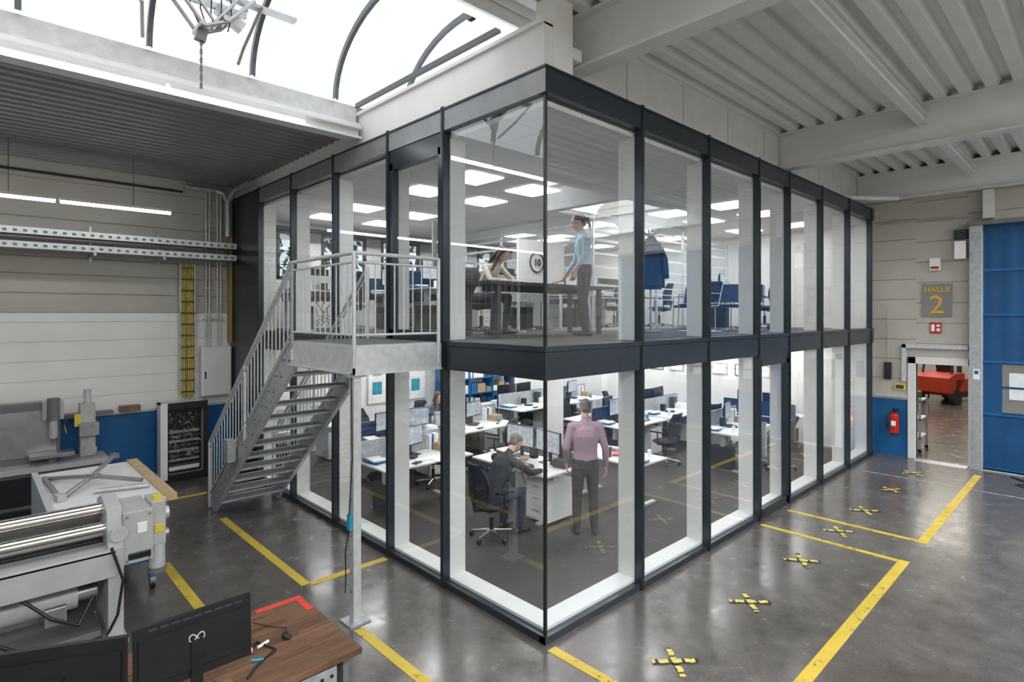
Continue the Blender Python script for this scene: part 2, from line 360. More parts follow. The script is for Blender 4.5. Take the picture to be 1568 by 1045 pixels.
# ------------------------------------------------------------------ glass office
RX = [1.5, 3.0, 4.5, 5.63, 7.11, 8.62, 10.1]
LY = [1.5, 2.63, 4.09, 5.55, 6.98]
XE, YE = 10.3, 8.3
ZT = 5.24
def curtain(name, stops, end, swap, doorbay, doorupper):
    b = B(name)
    def bx(a0, a1, d0, d1, z0, z1, m):
        if swap: b.box(d0, d1, a0, a1, z0, z1, m)
        else: b.box(a0, a1, d0, d1, z0, z1, m)
    def gl(a0, a1, z0, z1):
        if swap: b.add([(0, a0, z0), (0, a0, z1), (0, a1, z1), (0, a1, z0)], [(0,1,2,3)], M_glass)
        else: b.add([(a0, 0, z0), (a1, 0, z0), (a1, 0, z1), (a0, 0, z1)], [(0,1,2,3)], M_glass)
    bx(.04 if swap else -.035, end, -.035, .04, 0, .07, M_anth)
    bx(.06 if swap else -.04, end, -.04, .06, 2.40, 2.655, M_anth)
    bx(.06 if swap else -.05, end, -.05, .06, 2.660, 2.71, M_anth)
    bx(.06 if swap else -.045, end, -.045, .06, 5.02, ZT, M_anth_refl if swap else M_anth)
    bx(.06 if swap else -.06, end, -.06, .06, ZT, ZT+.02, M_anth)
    if swap:
        b.box(-.035, -.034, -.034, .04, 0, .07, M_anth); b.box(-.0405, -.040, -.04, .06, 2.40, 2.655, M_anth); b.box(-.0505, -.050, -.05, .06, 2.66, 2.71, M_anth); b.box(-.0455, -.045, -.045, .06, 5.02, ZT, M_anth_refl)
    for s in stops:
        bx(s-.025, s+.025, -.055, .04, 0, ZT+.04, M_anth)
        bx(s-.012, s+.012, -.060, -.055, 0, ZT+.04, M_anth)
        for z0, z1 in ((.1, 2.40), (2.72, 4.95)):
            bx(s-.02, s+.02, .04, .26, z0, z1, M_white)
    bx(.26 if swap else .04, end, .04, .26, 0, .10, M_white)
    edges = [0]+stops+[end]
    for i in range(len(edges)-1):
        gl(edges[i]+.0, edges[i+1], .07, 2.40); gl(edges[i], edges[i+1], 2.71, 5.02)
    if not swap: b.box(-.016, .010, -.016, .010, .07, 5.02, M_black)
    a0, a1 = edges[doorbay]+.025, edges[doorbay+1]-.025; z0, z1 = (2.71, 4.86) if doorupper else (.03, 2.32)
    for (p, q, r_, t) in ((a0, a0+.075, z0, z1), (a1-.075, a1, z0, z1), (a0, a1, z1-.08, z1), (a0, a1, z0, z0+.11)):
        bx(p, q, -.036, .05, r_, t, M_anth)
    bx(a0+.085, a0+.11, -.09, -.036, (z0+z1)/2-.25, (z0+z1)/2+.25, M_galvl)
    bx(a0, a1, -.03, .05, z1, 5.02 if doorupper else 2.40, M_anth)
    return b
curtain('curtain_wall', RX, XE, False, 3, False).done(loc=(0,0,0))
b = curtain('curtain_wall', LY, YE, True, 1, True)
b.box(-.052, .052, 6.98, 8.45, 0, ZT-.001, M_anth); b.box(-.06, -.052, 6.98, 8.45, 2.4, 2.42, M_black)
b.done(loc=(0,0,0))
b = B('office_floor_lower'); b.box(.26, 10.3, .26, YB-.02, 0.0, .012, M_carpet); b.done(loc=(0,0,0))
b = B('office_floor_upper'); b.box(.065, 10.3, .065, YB-.02, 2.42, 2.70, M_carpet2); b.box(.07, 10.3, .07, YB-.02, 2.405, 2.42, M_ceil)
b.done(loc=(0,0,0))
b = B('office_ceiling'); b.box(.065, 10.3, .065, YB-.02, 4.95, 5.0, M_ceil); b.box(.065, 10.45, .065, YB, 5.1, 5.22, M_white); b.done(loc=(0,0,0))
b = B('office_wall_right'); b.box(10.32, 10.46, .1, YB, 0, 5.1, M_white); b.done(loc=(0,0,0))

b = B('ceiling_light_panels')
for gx in ((1.1, 1.7), (2.3, 2.9)):
    for gy in ((2.4, 3.0), (3.6, 4.2), (5.6, 6.2), (6.9, 7.5)): b.box(gx[0], gx[1], gy[0], gy[1], 4.935, 4.952, M_panelled)
for gx in ((5.7, 6.3), (7.0, 7.6), (8.9, 9.5)):
    for gy in ((.85, 1.45), (2.0, 2.6), (4.0, 4.6), (6.2, 6.8)): b.box(gx[0], gx[1], gy[0], gy[1], 4.935, 4.952, M_panelled)
b.done(loc=(0,0,0))
b = B('ceiling_light_panels')
for x in (1.4, 3.6, 5.8, 8.0, 9.6):
    for y in (1.5, 3.4, 5.4, 7.4): b.box(x-.4, x+.4, y-.3, y+.3, 2.385, 2.404, M_panellow)
b.done(loc=(0,0,0))

# ------------------------------------------------------------------ stairs
b = B('steel_staircase')
XO, XI = -1.08, -.14; Y0, Y1 = 2.95, 6.0; ZL = 2.70
b.box(XO, -.1, 1.5, Y0, ZL-.04, ZL, M_galv)
for i in range(24): b.box(XO+.02, -.1, 1.53+i*.06, 1.54+i*.06, ZL-.045, ZL+.004, M_machd)
b.box(XO-.03, XO+.03, 1.47, Y0+.05, ZL-.28, ZL-.01, M_galvl); b.box(-.13, -.09, 1.47, Y0+.05, ZL-.28, ZL-.01, M_galvl)
b.box(XO-.03, -.09, 1.46, 1.52, ZL-.28, ZL-.01, M_galvl); b.box(XO, -.09, Y0, Y0+.04, ZL-.24, ZL-.01, M_galvl)
b.box(XO-.05, XO+.05, 1.45, Y0+.05, ZL-.29, ZL-.275, M_galvl); b.box(XO-.05, -.09, 1.44, 1.54, ZL-.29, ZL-.275, M_galvl)
for x in (XO, XI):
    poly = [(Y0-.02, ZL-.02), (Y0+.12, ZL-.02), (Y1+.08, .12), (Y1+.08, 0), (Y1-.16, 0), (Y0-.02, ZL-.3)]
    b.prismx(poly, x-.012, x+.012, M_galv)
    P = [(Y0+.12, ZL-.02), (Y1+.08, .12)]
    ang = -math.atan2(P[0][1]-P[1][1], P[1][0]-P[0][0]); L_ = math.hypot(P[1][0]-P[0][0], P[0][1]-P[1][1])
    b.rbox((x, (P[0][0]+P[1][0])/2, (P[0][1]+P[1][1])/2), (.06, L_, .012), (ang, 0, 0), M_galvl)
    Q = [(Y0-.02, ZL-.3), (Y1-.16, 0)]
    L2 = math.hypot(Q[1][0]-Q[0][0], Q[0][1]-Q[1][1])
    b.rbox((x, (Q[0][0]+Q[1][0])/2, (Q[0][1]+Q[1][1])/2), (.06, L2, .012), (-math.atan2(ZL-.3, Q[1][0]-Q[0][0]), 0, 0), M_galvl)
NS = 13
for i in range(1, NS):
    z = ZL-i*ZL/NS; y = Y0+(i-.5)*(Y1-Y0)/NS+.06
    b.box(XO+.012, XI-.012, y-.12, y+.14, z-.035, z-.005, M_galv)
    b.box(XO+.012, XI-.012, y+.13, y+.15, z-.05, z, M_galvl)
    for k in range(5): b.box(XO+.012, XI-.012, y-.10+k*.045, y-.09+k*.045, z-.006, z+.001, M_machd)
    for yy in (y-.07, y+.09): b.cyl((XO-.03, yy, z-.03), (XO-.01, yy, z-.03), .013, M_machd, 8)
RH = .90
def rail(p0, p1, n, m=M_galvl):
    p0 = Vector(p0); p1 = Vector(p1); up = Vector((0,0,1))
    b.cyl(p0+up*RH, p1+up*RH, .021, m, 10); b.cyl(p0+up*.10, p1+up*.10, .012, m, 8)
    b.cyl(p0+up*(RH-.09), p1+up*(RH-.09), .012, m, 8)
    for i in range(1, n): 
        q = p0.lerp(p1, i/n); b.cyl(q+up*.10, q+up*(RH-.09), .0075, m, 6, cap=False)
def post(p, h0=-.22, h=RH): b.cyl((p[0], p[1], p[2]+h0), (p[0], p[1], p[2]+h), .021, M_galvl, 10)
rail((XO-.03, 1.5, ZL), (XO-.03, Y0, ZL), 12)
rail((XO-.03, 1.47, ZL), (-.12, 1.47, ZL), 9)
for p in ((XO-.03, 1.49, ZL), (XO-.03, Y0, ZL), (-.12, 1.47, ZL)): post(p)
for x in (XO-.03, XI+.0):
    a = (x, Y0, ZL) ; c = (x, Y1+.05, .13)
    rail(a, c, 26)
    for t in (0, .5, 1): q = Vector(a).lerp(Vector(c), t); post(q, -.1)
b.box(-1.11, -1.03, 1.50, 1.58, 0, ZL-.28, M_galvl); b.box(-1.18, -.96, 1.43, 1.65, 0, .014, M_galv); b.box(-1.14, -1.0, 1.47, 1.61, ZL-.31, ZL-.28, M_galv)
for i in range(12): b.cyl((-1.112, 1.54, .3+i*.18), (-1.108, 1.54, .3+i*.18), .012, M_machd, 8)
b.box(-1.14, -1.11, 1.52, 1.58, .90, 1.05, M_teal); b.tube([(-1.13, 1.55, .9), (-1.16, 1.57, .7), (-1.14, 1.6, .45), (-1.17, 1.55, .3)], .006, M_black, 6)
b.tube([(-1.13, 1.55, 1.05), (-1.125, 1.5, 1.6), (-1.125, 1.52, 2.4)], .006, M_black, 6)
b.box(XO-.14, XO-.03, 4.85, 5.03, .95, 1.25, M_galv)
b.done(loc=(0,0,0))

# ------------------------------------------------------------------ floor markings
b = B('floor_marking')
def ln(x0, y0, x1, y1, m=M_yel, w=.1, z=.004):
    if abs(x1-x0) > abs(y1-y0): b.box(min(x0,x1), max(x0,x1), y0-w/2, y0+w/2, 0, z, m)
    else: b.box(x0-w/2, x0+w/2, min(y0,y1), max(y0,y1), 0, z, m)
ln(-1.1, 2.6, -1.1, 5.45); ln(-1.05, 2.58, -.10, 2.58); ln(-1.12, -3.4, -1.12, 1.38); ln(-.03, -3.0, -.03, -.1)
ln(-2.1, 2.7, -2.1, 4.3); ln(-2.4, 6.95, -.9, 6.95)
ln(.4, -1.83, 4.43, -1.83, w=.11); ln(4.38, -1.77, 4.38, -.12, w=.08); ln(5.28, -1.8, 5.28, -.15, w=.08); ln(5.23, -1.85, 9.8, -1.85, w=.11)
b.box(8.6, 8.65, -6, -.2, 0, .003, M_grl); b.box(10.2, 10.5, -1.62, -.76, 0, .006, M_galv)
b.done(loc=(0,0,0))
for i, x in enumerate((.60, 2.08, 3.53, 4.9, 6.10, 7.60, 9.1)):
    b = B('floor_tape_cross')
    for q, an in enumerate((.80, -.78)):
        s_, c_ = math.sin(an), math.cos(an)
        n = 14; L_ = .20+random.random()*.02
        P = []
        for k in range(n+1):
            t = -L_+2*L_*k/n; wz = .004+abs(math.sin(k*1.3+i))*.006; o = .006*math.sin(k*1.5+i*2)
            for sgn in (-1, 1):
                P.append((t*c_-s_*(sgn*.026+o), t*s_+c_*(sgn*.026+o), wz+.004*q))
        for k in range(n): b.add(P[2*k:2*k+4], [(0, 2, 3, 1)], M_tapeb if (k % 4 == 1) else M_tapey)
    b.done(loc=(x, -.97, 0), rz=random.uniform(-.2, .2))

# ------------------------------------------------------------------ left hall fittings
for (nm, y, z, x0, x1) in (('led_tube_light', 3.27, 5.36, -8.5, -.82), ('led_tube_light', 7.2, 4.68, -8.5, -1.37)):
    segs = []; x = x1
    while x > x0: segs.append((max(x-1.46, x0), x)); x -= 1.5
    b = B(nm)
    for a, c in segs:
        b.box(a, c, y-.03, y+.03, z+.02, z+.06, M_whitesteel); b.box(a+.01, c-.01, y-.028, y+.028, z-.02, z+.02, M_led)
    if z < 5:
        for xx in (-1.9, -3.4, -4.9): b.cyl((xx, y, z+.05), (xx, y, 5.5), .004, M_black, 6)
    else: b.box(x0, x1, y-.02, y+.02, z+.06, z+.1, M_whitesteel)
    b.done()
b = B('cable_tray')
for z, w in ((4.02, .3), (4.24, .22)):
    b.box(-8.9, -.1, 7.95, 7.955, z, z+.11, M_galvl); b.box(-8.9, -.1, 7.95, 7.95+w, z, z+.005, M_galv); b.box(-8.9, -.1, 7.95+w, 7.955+w, z, z+.11, M_galv)
    for i in range(73): b.box(-.2-i*.12, -.15-i*.12, 7.946, 7.951, z+.035, z+.075, M_machd)
    b.box(-8.9, -.1, 7.97, 7.9+w, z+.01, z+.05, M_dark)
for x in (-1.3, -2.3, -4.3, -6.3): b.box(x-.02, x+.02, 7.95, 8.47, 3.97, 4.02, M_galv); b.box(x-.02, x+.02, 8.44, 8.47, 3.9, 4.5, M_galv)
b.done()
b = B('cable_ladder')
for x in (-.955, -.715): b.box(x-.012, x+.012, 8.36, 8.44, 1.5, 3.95, M_galv)
for i in range(12): b.box(-.95, -.72, 8.345, 8.36, 1.55+i*.21, 1.57+i*.21, M_black)
for i in range(6): 
    x = -.92+i*.034; b.tube([(x, 8.39, 1.45), (x+.004, 8.385, 2.2), (x-.003, 8.39, 3.1), (x, 8.385, 3.95)], .013, M_cable if i % 5 != 2 else M_steel, 6)
b.done()
b = B('distribution_box'); b.box(-.62, -.09, 8.28, 8.47, 1.45, 2.38, M_white); b.box(-.60, -.11, 8.265, 8.28, 1.47, 2.36, M_white); b.box(-.57, -.545, 8.245, 8.265, 1.78, 1.92, M_black)
b.done(bevel=.006)
b = B('conduit_pipes')
for x in (-.50, -.44, -.30, -.24): b.cyl((x, 8.43, 2.4), (x, 8.43, 5.45), .016, M_galvl, 8)
for z in (2.9, 3.5, 4.7): b.box(-.54, -.2, 8.42, 8.47, z, z+.03, M_galv)
b.box(-.12, -.065, 8.3, 8.45, 2.45, 5.2, mat('ochre_column', (.36, .26, .09), .6))
b.done()
b = B('ventilation_pipe')
b.tube([(-.9, 8.3, 5.38), (-.35, 8.3, 5.38), (-.24, 8.25, 5.33), (-.18, 8.2, 5.2), (-.18, 8.2, 4.5)], .055, M_galv, 12)
b.tube([(-.18, 8.1, 5.2), (-.16, 7.9, 5.34), (-.16, 7.2, 5.36)], .05, M_galv, 12)
b.done()
b = B('wall_cable'); b.tube([(-8.9, 8.44, 5.35), (-4, 8.44, 5.32), (-.9, 8.44, 5.3)], .02, M_black, 8); b.done()

b = B('server_rack')
x0, x1, y0, y1 = -1.36, -.60, 7.98, 8.26
b.box(x0, x1, y1-.03, y1, 0.02, 1.42, M_whitesteel); b.box(x0, x0+.03, y0, y1, .02, 1.42, M_whitesteel); b.box(x1-.03, x1, y0, y1, .02, 1.42, M_whitesteel)
b.box(x0, x1, y0, y1, 1.39, 1.42, M_whitesteel); b.box(x0, x1, y0, y1, 0, .06, M_black)
b.box(x0, x0+.11, y0-.012, y0, .06, 1.42, M_white); b.box(x1-.07, x1, y0-.012, y0, .06, 1.42, M_black); b.box(x0+.11, x1-.07, y0-.012, y0, 1.30, 1.42, M_black)
b.box(x0+.11, x1-.07, y0-.01, y0+.02, .06, .14, M_black)
b.box(x0+.11, x1-.07, y0+.15, y0+.18, .14, 1.3, M_black)
for i in range(9): b.box(x0+.15, x1-.12, y0+.08, y0+.16, .18+i*.085, .225+i*.085, M_dark if i % 2 else M_steel)
b.box(x0+.15, x1-.12, y0+.07, y0+.16, .2, .26, M_white)
for i in range(90):
    px = random.uniform(x0+.15, x1-.14); pz = random.uniform(.42, 1.24)
    b.tube([(px, y0+.07, pz), (px+random.uniform(-.05,.05), y0+.03, pz-random.uniform(.02,.06)), (px+random.uniform(-.07,.07), y0+.07, pz-random.uniform(0,.10))], .0028, random.choice([M_paper, M_galvl, M_galvl, M_steel]), 5)
b.done()

b = B('drilling_machine')
b.box(-3.6, -2.2, 7.62, 8.2, .0, .08, M_black); b.box(-3.55, -2.25, 7.66, 8.18, .08, .62, M_machd); b.box(-3.65, -2.16, 7.58, 8.22, .62, .70, M_mach)
b.box(-3.5, -2.3, 7.64, 7.66, .14, .56, M_black)
b.box(-3.55, -2.75, 7.95, 8.18, .70, 1.62, M_machd); b.box(-3.5, -2.8, 7.93, 7.95, .8, 1.5, M_steel)
b.box(-2.98, -2.72, 7.8, 8.1, 1.36, 1.64, M_mach); b.cyl((-2.85, 7.78, 1.36), (-2.85, 7.78, 1.08), .055, M_mach, 16); b.cyl((-2.85, 7.78, 1.1), (-2.85, 7.78, .96), .03, M_steel, 12, .012)
b.cyl((-2.85, 7.78, 1.36), (-2.85, 7.78, 1.70), .08, M_machd, 16)
for a in (0, 2.1, 4.2): b.cyl((-2.72, 7.74, 1.25), (-2.70, 7.74+.12*math.cos(a), 1.25+.12*math.sin(a)), .008, M_chrome, 6)
b.box(-3.15, -2.6, 7.62, 7.9, .80, .86, M_steel); b.cyl((-2.87, 7.78, .70), (-2.87, 7.78, .80), .06, M_machd)
b.box(-2.5, -2.3, 7.9, 8.15, .70, 1.55, M_mach); b.cyl((-2.40, 7.98, 1.55), (-2.40, 7.98, 1.78), .05, M_galvl, 12); b.box(-2.53, -2.27, 7.75, 7.95, 1.05, 1.25, M_steel)
b.cyl((-2.4, 7.7, .85), (-2.4, 7.66, .85), .09, M_chrome, 16)
b.box(-2.58, -2.5, 7.86, 7.9, 1.2, 1.4, M_cable)
b.done(bevel=.006)
b = B('wall_shelf'); b.box(-3.4, -2.0, 8.24, 8.46, 1.30, 1.35, M_machd); b.box(-1.9, -1.6, 8.28, 8.46, 1.30, 1.40, M_wood)
b.done()

b = B('workshop_trolley')
b.box(-3.18, -2.27, 3.58, 5.64, .78, .98, M_tarp); b.box(-3.2, -2.25, 3.55, 5.67, .98, 1.0, M_tarp)
b.box(-2.25, -2.13, 3.6, 5.7, .95, 1.02, M_plank)
for x in (-3.1, -2.35):
    for y in (3.7, 5.5):
        b.box(x-.03, x+.03, y-.03, y+.03, .12, .78, M_blue); b.cyl((x-.02, y, .06), (x+.02, y, .06), .06, M_black, 14); b.box(x-.025, x+.025, y-.05, y+.05, .06, .13, M_galv)
b.box(-3.1, -2.35, 3.7, 5.5, .3, .34, M_blue)
b.tube([(-3.15, 5.3, 1.02), (-2.75, 4.6, 1.12), (-2.35, 4.2, 1.08)], .026, M_steel, 10)
b.tube([(-3.1, 4.2, 1.02), (-2.8, 4.6, 1.10), (-2.45, 5.3, 1.18)], .026, M_steel, 10)
b.tube([(-3.15, 5.3, 1.03), (-3.1, 4.2, 1.03)], .026, M_steel, 10); b.tube([(-2.8, 4.25, 1.03), (-2.3, 4.1, 1.03)], .028, M_galv, 10)
b.rbox((-2.45, 5.3, 1.18), (.07, .1, .06), (0, 0, .4), M_machd); b.rbox((-2.75, 4.6, 1.12), (.09, .09, .05), (0, 0, .7), M_steel)
b.rbox((-3.1, 4.2, 1.04), (.08, .12, .07), (0, 0, .2), M_mach)
b.box(-3.25, -3.19, 3.6, 5.6, .3, 1.05, M_galvl)
b.done()

b = B('roll_bending_machine')
XR = -2.84
for x0 in (XR, -5.9):
    b.box(x0-.06, x0+.06, 2.68, 3.36, .0, .85, M_mach); b.prismx([(2.68, .85), (3.36, .85), (3.30, 1.20), (3.1, 1.28), (2.78, 1.22)], x0-.06, x0+.06, M_mach)
    b.box(x0-.09, x0+.09, 2.62, 3.42, 0, .05, M_mach)
b.box(-5.9, XR, 2.66, 2.72, .62, .86, M_mach); b.box(-5.9, XR, 2.66, 2.95, .83, .87, M_mach); b.box(-5.9, XR, 3.3, 3.36, .45, .86, M_machd)
b.box(-5.9, XR-.1, 2.75, 3.3, .08, .14, M_machd)
b.cyl((-5.9, 2.86, 1.02), (XR, 2.86, 1.02), .065, M_chrome, 24); b.cyl((-5.9, 3.02, 1.16), (XR, 3.02, 1.16), .065, M_chrome, 24); b.cyl((-5.9, 3.2, 1.02), (XR, 3.2, 1.02), .065, M_machd, 24)
b.cyl((-5.9, 3.02, .98), (XR, 3.02, .98), .05, M_steel, 20); b.box(-5.9, XR, 2.95, 3.3, .86, .90, M_black)
b.box(XR+.06, XR+.30, 2.72, 3.28, .68, 1.16, M_mach); b.box(XR+.30, XR+.42, 2.78, 3.1, .78, 1.2, M_mach)
b.cyl((XR+.42, 2.88, 1.05), (XR+.46, 2.88, 1.05), .06, M_galvl, 16); b.cyl((XR+.42, 2.88, .85), (XR+.46, 2.88, .85), .045, M_steel, 14)
b.cyl((XR+.36, 2.86, .78), (XR+.36, 2.86, .55), .07, M_galvl, 16); b.cyl((XR+.36, 2.86, .55), (XR+.36, 2.86, .50), .078, M_machd, 16)
b.cyl((XR+.36, 2.86, 1.2), (XR+.36, 2.86, 1.24), .045, M_cable, 14)
b.box(XR+.10, XR+.28, 2.70, 2.72, .72, .78, M_black); b.box(XR+.17, XR+.25, 2.705, 2.722, .95, 1.05, M_paper)
b.box(XR+.32, XR+.40, 2.765, 2.78, .9, .98, M_cable)
for (qx, qz) in ((.09, .71), (.27, .71), (.09, 1.12), (.27, 1.12)): b.cyl((XR+qx, 2.72, qz), (XR+qx, 2.71, qz), .012, M_steel, 8)
b.cyl((XR+.02, 2.66, 1.0), (XR+.02, 2.68, 1.0), .07, M_galvl, 16)
b.cyl((-4.3, 2.95, .45), (-3.1, 2.95, .45), .12, M_mach, 20); b.cyl((-3.1, 2.95, .45), (-2.95, 2.95, .45), .07, M_steel, 16)
b.tube([(-3.9, 2.72, .6), (-3.75, 2.64, .4), (-3.55, 2.62, .25), (-3.4, 2.7, .1)], .016, M_black, 8)
b.tube([(-3.5, 2.7, .62), (-3.3, 2.6, .42), (-3.12, 2.62, .3), (-3.0, 2.7, .5)], .014, M_black, 8)
b.tube([(-2.88, 2.64, .9), (-2.80, 2.6, .6), (-2.84, 2.6, .3), (-2.9, 2.7, .1)], .012, M_black, 8)
b.box(-3.35, -3.2, 2.62, 2.68, .35, .5, M_steel)
b.done(bevel=.008)
b = B('blue_tool_cart'); b.box(-4.1, -3.55, 5.9, 6.5, .25, .3, M_blue); b.box(-4.1, -3.55, 5.9, 6.5, .75, .8, M_blue)
for x in (-4.08, -3.58):
    for y in (5.93, 6.47): b.box(x-.02, x+.02, y-.02, y+.02, .1, .95, M_blue); b.cyl((x-.015, y, .05), (x+.015, y, .05), .05, M_black, 12)
b.box(-4.0, -3.65, 6.0, 6.3, .8, .86, M_plank); b.done()

b = B('wooden_workbench')
b.box(-4.4, -1.93, -.15, .82, .76, .80, M_wood)
b.box(-2.03, -1.99, -.08, .02, .0, .76, M_machd); b.box(-2.03, -1.99, .68, .78, 0, .76, M_machd); b.box(-2.3, -1.99, .0, .05, .55, .76, M_steel)
b.box(-2.02, -2.0, 0, .7, .35, .72, M_galv)
for i in range(8):
    for j in range(5): b.cyl((-1.998, .06+i*.08, .40+j*.065), (-1.994, .06+i*.08, .40+j*.065), .012, M_black, 8)
b.box(-2.9, -2.1, -.13, -.10, .4, .74, M_galv)
for i in range(12):
    for j in range(5): b.cyl((-2.85+i*.065, -.133, .43+j*.065), (-2.85+i*.065, -.137, .43+j*.065), .012, M_black, 8)
b.box(-4.36, -4.3, -.1, .76, 0, .76, M_machd)
b.box(-2.28, -1.94, .765, .815, .80, .803, M_redtape); b.box(-1.99, -1.94, .56, .77, .80, .803, M_redtape)
b.box(-2.28, -1.94, .822, .826, .74, .80, M_redtape)
b.done(bevel=.004)

def monitor(b, x, y, z, rz, w=.55, h=.33, lit=True, logo=False, tilt=0.0, lift=.16):
    S = b.M.copy(); b.M = b.M @ Matrix.Translation((x, y, z)) @ Matrix.Rotation(rz, 4, 'Z')
    b.box(-.13, .13, -.09, .10, 0, .012, M_black); b.box(-.03, .03, .03, .05, .01, lift+h*.6, M_black)
    b.M = b.M @ Matrix.Translation((0, 0, lift+h/2)) @ Matrix.Rotation(tilt, 4, 'X')
    b.box(-w/2, w/2, -.012, .022, -h/2, h/2, M_black); b.box(-w/2+.02, w/2-.02, .02, .04, -h/2+.06, h/2-.06, M_black)
    b.box(-w/2+.012, w/2-.012, -.0135, -.012, -h/2+.015, h/2-.012, M_screen if lit else M_black)
    if logo:
        pts = []
        for i in range(25):
            t = 2*math.pi*i/24; dn = 1+math.sin(t)**2; pts.append((.040*math.cos(t)/dn, .0425, .045+.055*math.sin(t)*math.cos(t)/dn))
        b.tube(pts, .0035, M_galvl, 6)
        for k in range(9): b.box(-w/2+.05+k*.055, -w/2+.09+k*.055, .022, .0235, h/2-.03, h/2-.02, M_dark)
    b.M = S
b = B('computer_monitor'); monitor(b, 0, 0, 0, math.pi, .60, .36, True, True, .05, .15); b.done(loc=(-2.88, .04, .80))
b = B('computer_monitor'); monitor(b, 0, 0, 0, math.pi-.46, .60, .36, True, False, .05, .12); b.done(loc=(-3.47, .20, .80))
b = B('computer_mouse'); b.ball((0,0,.019), .03, M_black, 12, 6, (1, 1.6, .6)); b.tube([(0,.04,.01),(.05,.12,.006),(-.02,.2,.006),(-.1,.35,.006)], .003, M_black, 5); b.done(loc=(-2.25, .30, .80))
b = B('cable_bundle'); b.tube([(-2.62,.45,.808),(-2.5,.3,.815),(-2.42,.38,.81),(-2.36,.2,.812),(-2.5,.12,.81),(-2.6,.02,.81)], .007, M_black, 6); b.ball((-2.5,.28,.825), .022, M_paper, 8, 6); b.cyl((-2.44,.30,.812),(-2.36,.33,.812), .01, M_paper, 8); b.cyl((-2.52,.18,.812),(-2.46,.14,.812), .01, M_teal, 8); b.done()

b = B('skylight_opener')
cx, cy = -1.95, 3.0
for dy in (-.12, .12):
    b.tube([(cx-.45, cy+dy, 6.40), (cx-.1, cy+dy, 5.98), (cx+.12, cy+dy, 6.1), (cx+.40, cy+dy, 6.42)], .022, M_steel, 8)
    b.tube([(cx-.30, cy+dy, 6.42), (cx+.0, cy+dy, 6.05), (cx+.26, cy+dy, 6.42)], .018, M_steel, 8)
b.cyl((cx-.12, cy-.16, 6.0), (cx-.12, cy+.16, 6.0), .03, M_steel); b.cyl((cx+.1, cy-.16, 6.12), (cx+.1, cy+.16, 6.12), .03, M_steel)
b.box(cx-.35, cx+.35, cy-.03, cy+.03, 6.25, 6.31, M_galv); b.rbox((cx+.18, cy, 6.2), (.3, .12, .1), (0, .5, 0), M_steel)
b.rbox((cx-.1, cy, 5.93), (.10, .08, .14), (0, .2, 0), M_machd)
for i in range(5): b.tube([(cx-.2+i*.09, cy-.1, 6.4), (cx-.24+i*.1, cy-.12, 6.15), (cx-.15+i*.07, cy-.1, 6.0)], .008, M_black, 5)
for i in range(11): b.rbox((cx-.1, cy, 5.84-i*.045), (.012 if i % 2 else .028, .028 if i % 2 else .012, .05), (0,0,0), M_machd)
b.box(cx-.9, cx+.9, cy-.05, cy+.05, 6.40, 6.44, M_steel)
b.tube([(cx-.9, cy, 6.42), (cx-.62, cy+.05, 6.1), (cx-.55, cy+.40, 5.9)], .02, M_steel, 8); b.tube([(cx+.5, cy-.05, 6.42), (cx+.42, cy+.3, 6.05), (cx+.40, cy+.42, 5.9)], .02, M_steel, 8)
b.done()

# ------------------------------------------------------------------ right wall fittings
b = B('door_frame_trim')
for (y0, y1, z0, z1) in ((-.76, -.62, 0, 2.12), (-1.76, -1.62, 0, 2.12), (-1.76, -.62, 1.98, 2.12)): b.box(10.44, 10.62, y0, y1, z0, z1, M_whitesteel)
for (y0, y1, z0, z1) in ((-.60, -.52, 1.6, 2.38), (-1.62, -.52, 2.30, 2.38)): b.box(10.4, 10.5, y0, y1, z0, z1, M_galvl)
b.done(bevel=.005)
b = B('industrial_roller_gate')
gy0, gy1 = -6.5, -1.86
b.box(10.28, 10.46, gy1, gy1+.2, 0, 4.72, M_galvl); b.box(10.27, 10.28, gy1+.02, gy1+.18, 0, 4.6, M_galv); b.box(10.28, 10.46, gy0-.2, gy0, 0, 4.72, M_galvl); b.box(10.2, 10.48, gy0-.2, gy1+.22, 4.72, 4.80, M_machd)
b.box(10.262, 10.27, gy1+.04, gy1+.14, 1.75, 1.95, M_paper); b.box(10.258, 10.262, gy1+.06, gy1+.12, 1.85, 1.92, M_blue)
def gsec(z0, z1):
    vs = []; n = 60
    for i in range(n+1):
        y = gy0+(gy1-gy0)*i/n; r = .006*math.sin(y*23)
        vs += [(10.36+r, y, z0), (10.36+r, y, z1)]
    b.add(vs, [(2*i, 2*i+1, 2*i+3, 2*i+2) for i in range(n)], M_bluegate, True)
zz = [.05, 1.1, 2.1, 3.0, 3.85, 4.72]
for i in range(5):
    if i == 1:
        for (a, c) in ((gy1-.2, gy1), (gy0, gy0+.3)): b.box(10.355, 10.365, a, c, zz[i], zz[i+1], M_bluegate)
        for k in range(3):
            a = gy0+.3+k*1.38; b.add([(10.36, a, zz[1]+.04), (10.36, a+1.3, zz[1]+.04), (10.36, a+1.3, zz[2]-.04), (10.36, a, zz[2]-.04)], [(0,1,2,3)], M_signg)
            b.box(10.35, 10.355, a+.08, a+.5, zz[1]+.25, zz[2]-.3, M_frost); b.box(10.35, 10.355, a+.6, a+1.2, zz[1]+.3, zz[2]-.2, M_frost)
            b.box(10.355, 10.365, a+1.3, a+1.38, zz[1], zz[2], M_bluegate)
            b.box(10.345, 10.37, a, a+1.3, 1.60, 1.64, M_bluegate)
    else: gsec(zz[i]+.0, zz[i+1])
    b.box(10.33, 10.37, gy0, gy1, zz[i]-.025, zz[i]+.025, M_blue)
b.box(10.33, 10.37, gy0, gy1, 0, .05, M_galvl)
b.done()
b = B('hall_sign'); b.box(10.45, 10.478, -1.36, -.87, 2.96, 3.63, M_signg); b.done()
